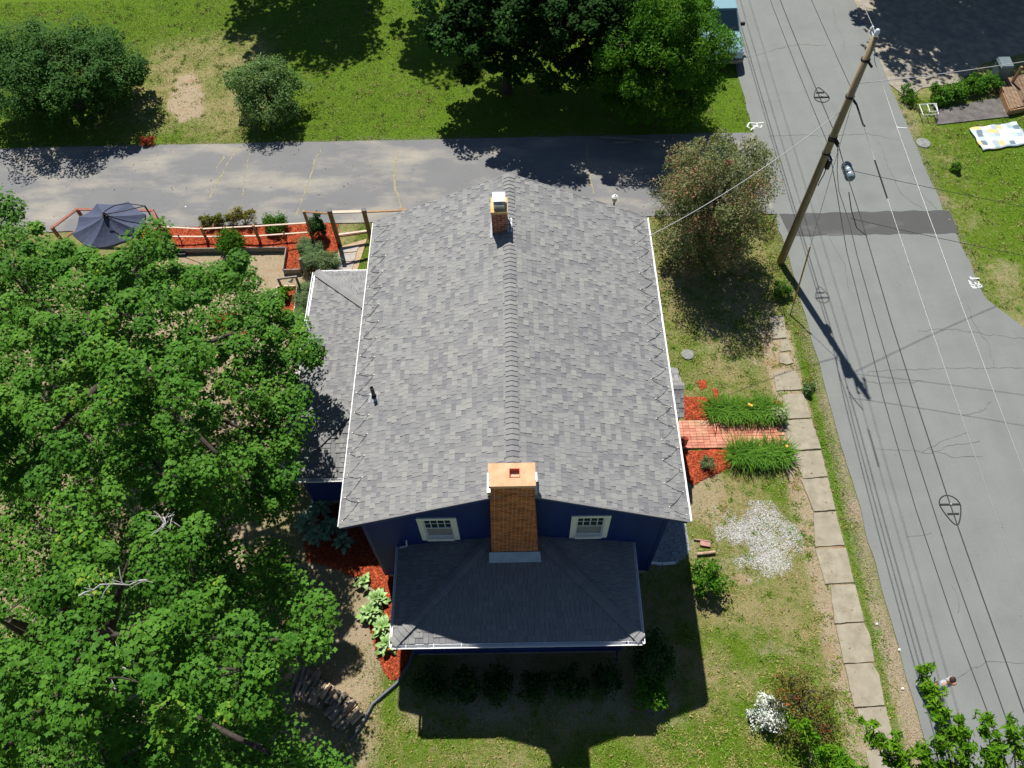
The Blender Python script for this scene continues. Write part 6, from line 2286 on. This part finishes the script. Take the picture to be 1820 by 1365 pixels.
def skin(name, verts, edges, mat, parent, lv=2):
    """Continuous limb surface grown round a skeleton; verts = (x, y, z, radius)."""
    me = bpy.data.meshes.new(name)
    me.from_pydata([v_[:3] for v_ in verts], [], [])
    me.edges.add(len(edges))
    me.edges.foreach_set('vertices', [i for e in edges for i in e])
    me.update()
    me.materials.append(mat)
    o = bpy.data.objects.new(name, me)
    COL.objects.link(o)
    o.parent = parent
    o.rotation_euler = (0, 0, .35)
    ORG[o.name] = ORG[parent.name]
    o.modifiers.new('skin', 'SKIN').use_smooth_shade = True
    if not me.skin_vertices:
        me.attributes
    sv = me.skin_vertices[0].data if me.skin_vertices else None
    if sv:
        for k_, v_ in enumerate(verts):
            sv[k_].radius = (v_[3], v_[3] * (v_[4] if len(v_) > 4 else 1))
        sv[0].use_root = True
    s_ = o.modifiers.new('subd', 'SUBSURF')
    s_.levels = s_.render_levels = lv
    return o


# local: x right, -y forward, feet at z = 0, mid-stride
body = [(0, 0, .95, .13), (0, .0, 1.15, .13, .75), (0, .01, 1.38, .15, .7), (0, -.01, 1.5, .06), (0, -.05, 1.60, .085), (0, -.06, 1.70, .09),
        (.17, 0, 1.40, .055), (.25, .10, 1.14, .042), (.24, .02, .90, .03), (-.17, 0, 1.40, .055), (-.25, -.10, 1.14, .042), (-.22, -.28, .98, .03),
        (.10, -.02, .88, .09), (.10, -.12, .50, .06), (.10, -.10, .09, .04), (-.10, .02, .88, .09), (-.10, .06, .50, .06), (-.10, .26, .13, .04)]
be = [(0, 1), (1, 2), (2, 3), (3, 4), (4, 5), (2, 6), (6, 7), (7, 8), (2, 9), (9, 10), (10, 11), (0, 12), (12, 13), (13, 14), (0, 15), (15, 16), (16, 17)]
for (wr, fw_) in ((8, (0, -.02, -1)), (11, (0, -.8, -.6))):
    w = Vector(body[wr][:3])
    f = Vector(fw_).normalized()
    body.append((*(w + f * .07), .028))
    pal = len(body) - 1
    be.append((wr, pal))
    for j, (ox, ln) in enumerate(((-.03, .07), (-.01, .085), (.01, .08), (.03, .06))):
        p0 = w + f * .09 + Vector((ox, 0, 0))
        body.append((*(p0 + f * ln * .5), .0095))
        body.append((*(p0 + f * ln + Vector((0, -.015, 0))), .008))
        be += [(pal, len(body) - 2), (len(body) - 2, len(body) - 1)]
    body.append((*(w + f * .06 + Vector((.045, -.02, 0))), .011))
    body.append((*(w + f * .10 + Vector((.055, -.035, 0))), .009))
    be += [(wr, len(body) - 2), (len(body) - 2, len(body) - 1)]
skin('body', body, be, m_skin, per)
skin('shirt', [(0, 0, .93, .15, .8), (0, 0, 1.15, .15, .8), (0, .01, 1.36, .175, .7), (0, .0, 1.46, .10), (.18, 0, 1.39, .075), (.235, .06, 1.22, .062), (-.18, 0, 1.39, .075), (-.235, -.06, 1.22, .062)], [(0, 1), (1, 2), (2, 3), (2, 4), (4, 5), (2, 6), (6, 7)], m_shirt, per)
skin('trousers', [(0, 0, .95, .145, .85), (.10, -.02, .86, .105), (.10, -.12, .50, .078), (.10, -.10, .12, .06), (-.10, .02, .86, .105), (-.10, .06, .50, .078), (-.10, .26, .16, .06)], [(0, 1), (1, 2), (2, 3), (0, 4), (4, 5), (5, 6)], m_trous, per)
skin('hair', [(0, -.02, 1.74, .088), (0, .02, 1.68, .09), (0, .03, 1.60, .06)], [(0, 1), (1, 2)], m_hair, per)
skin('shoe', [(.10, -.08, .06, .05), (.10, -.18, .05, .05, .8), (.10, -.26, .045, .035)], [(0, 1), (1, 2)], m_shoe, per)
skin('shoe', [(-.10, .28, .09, .05), (-.10, .20, .06, .05, .8), (-.10, .13, .045, .035)], [(0, 1), (1, 2)], m_shoe, per)
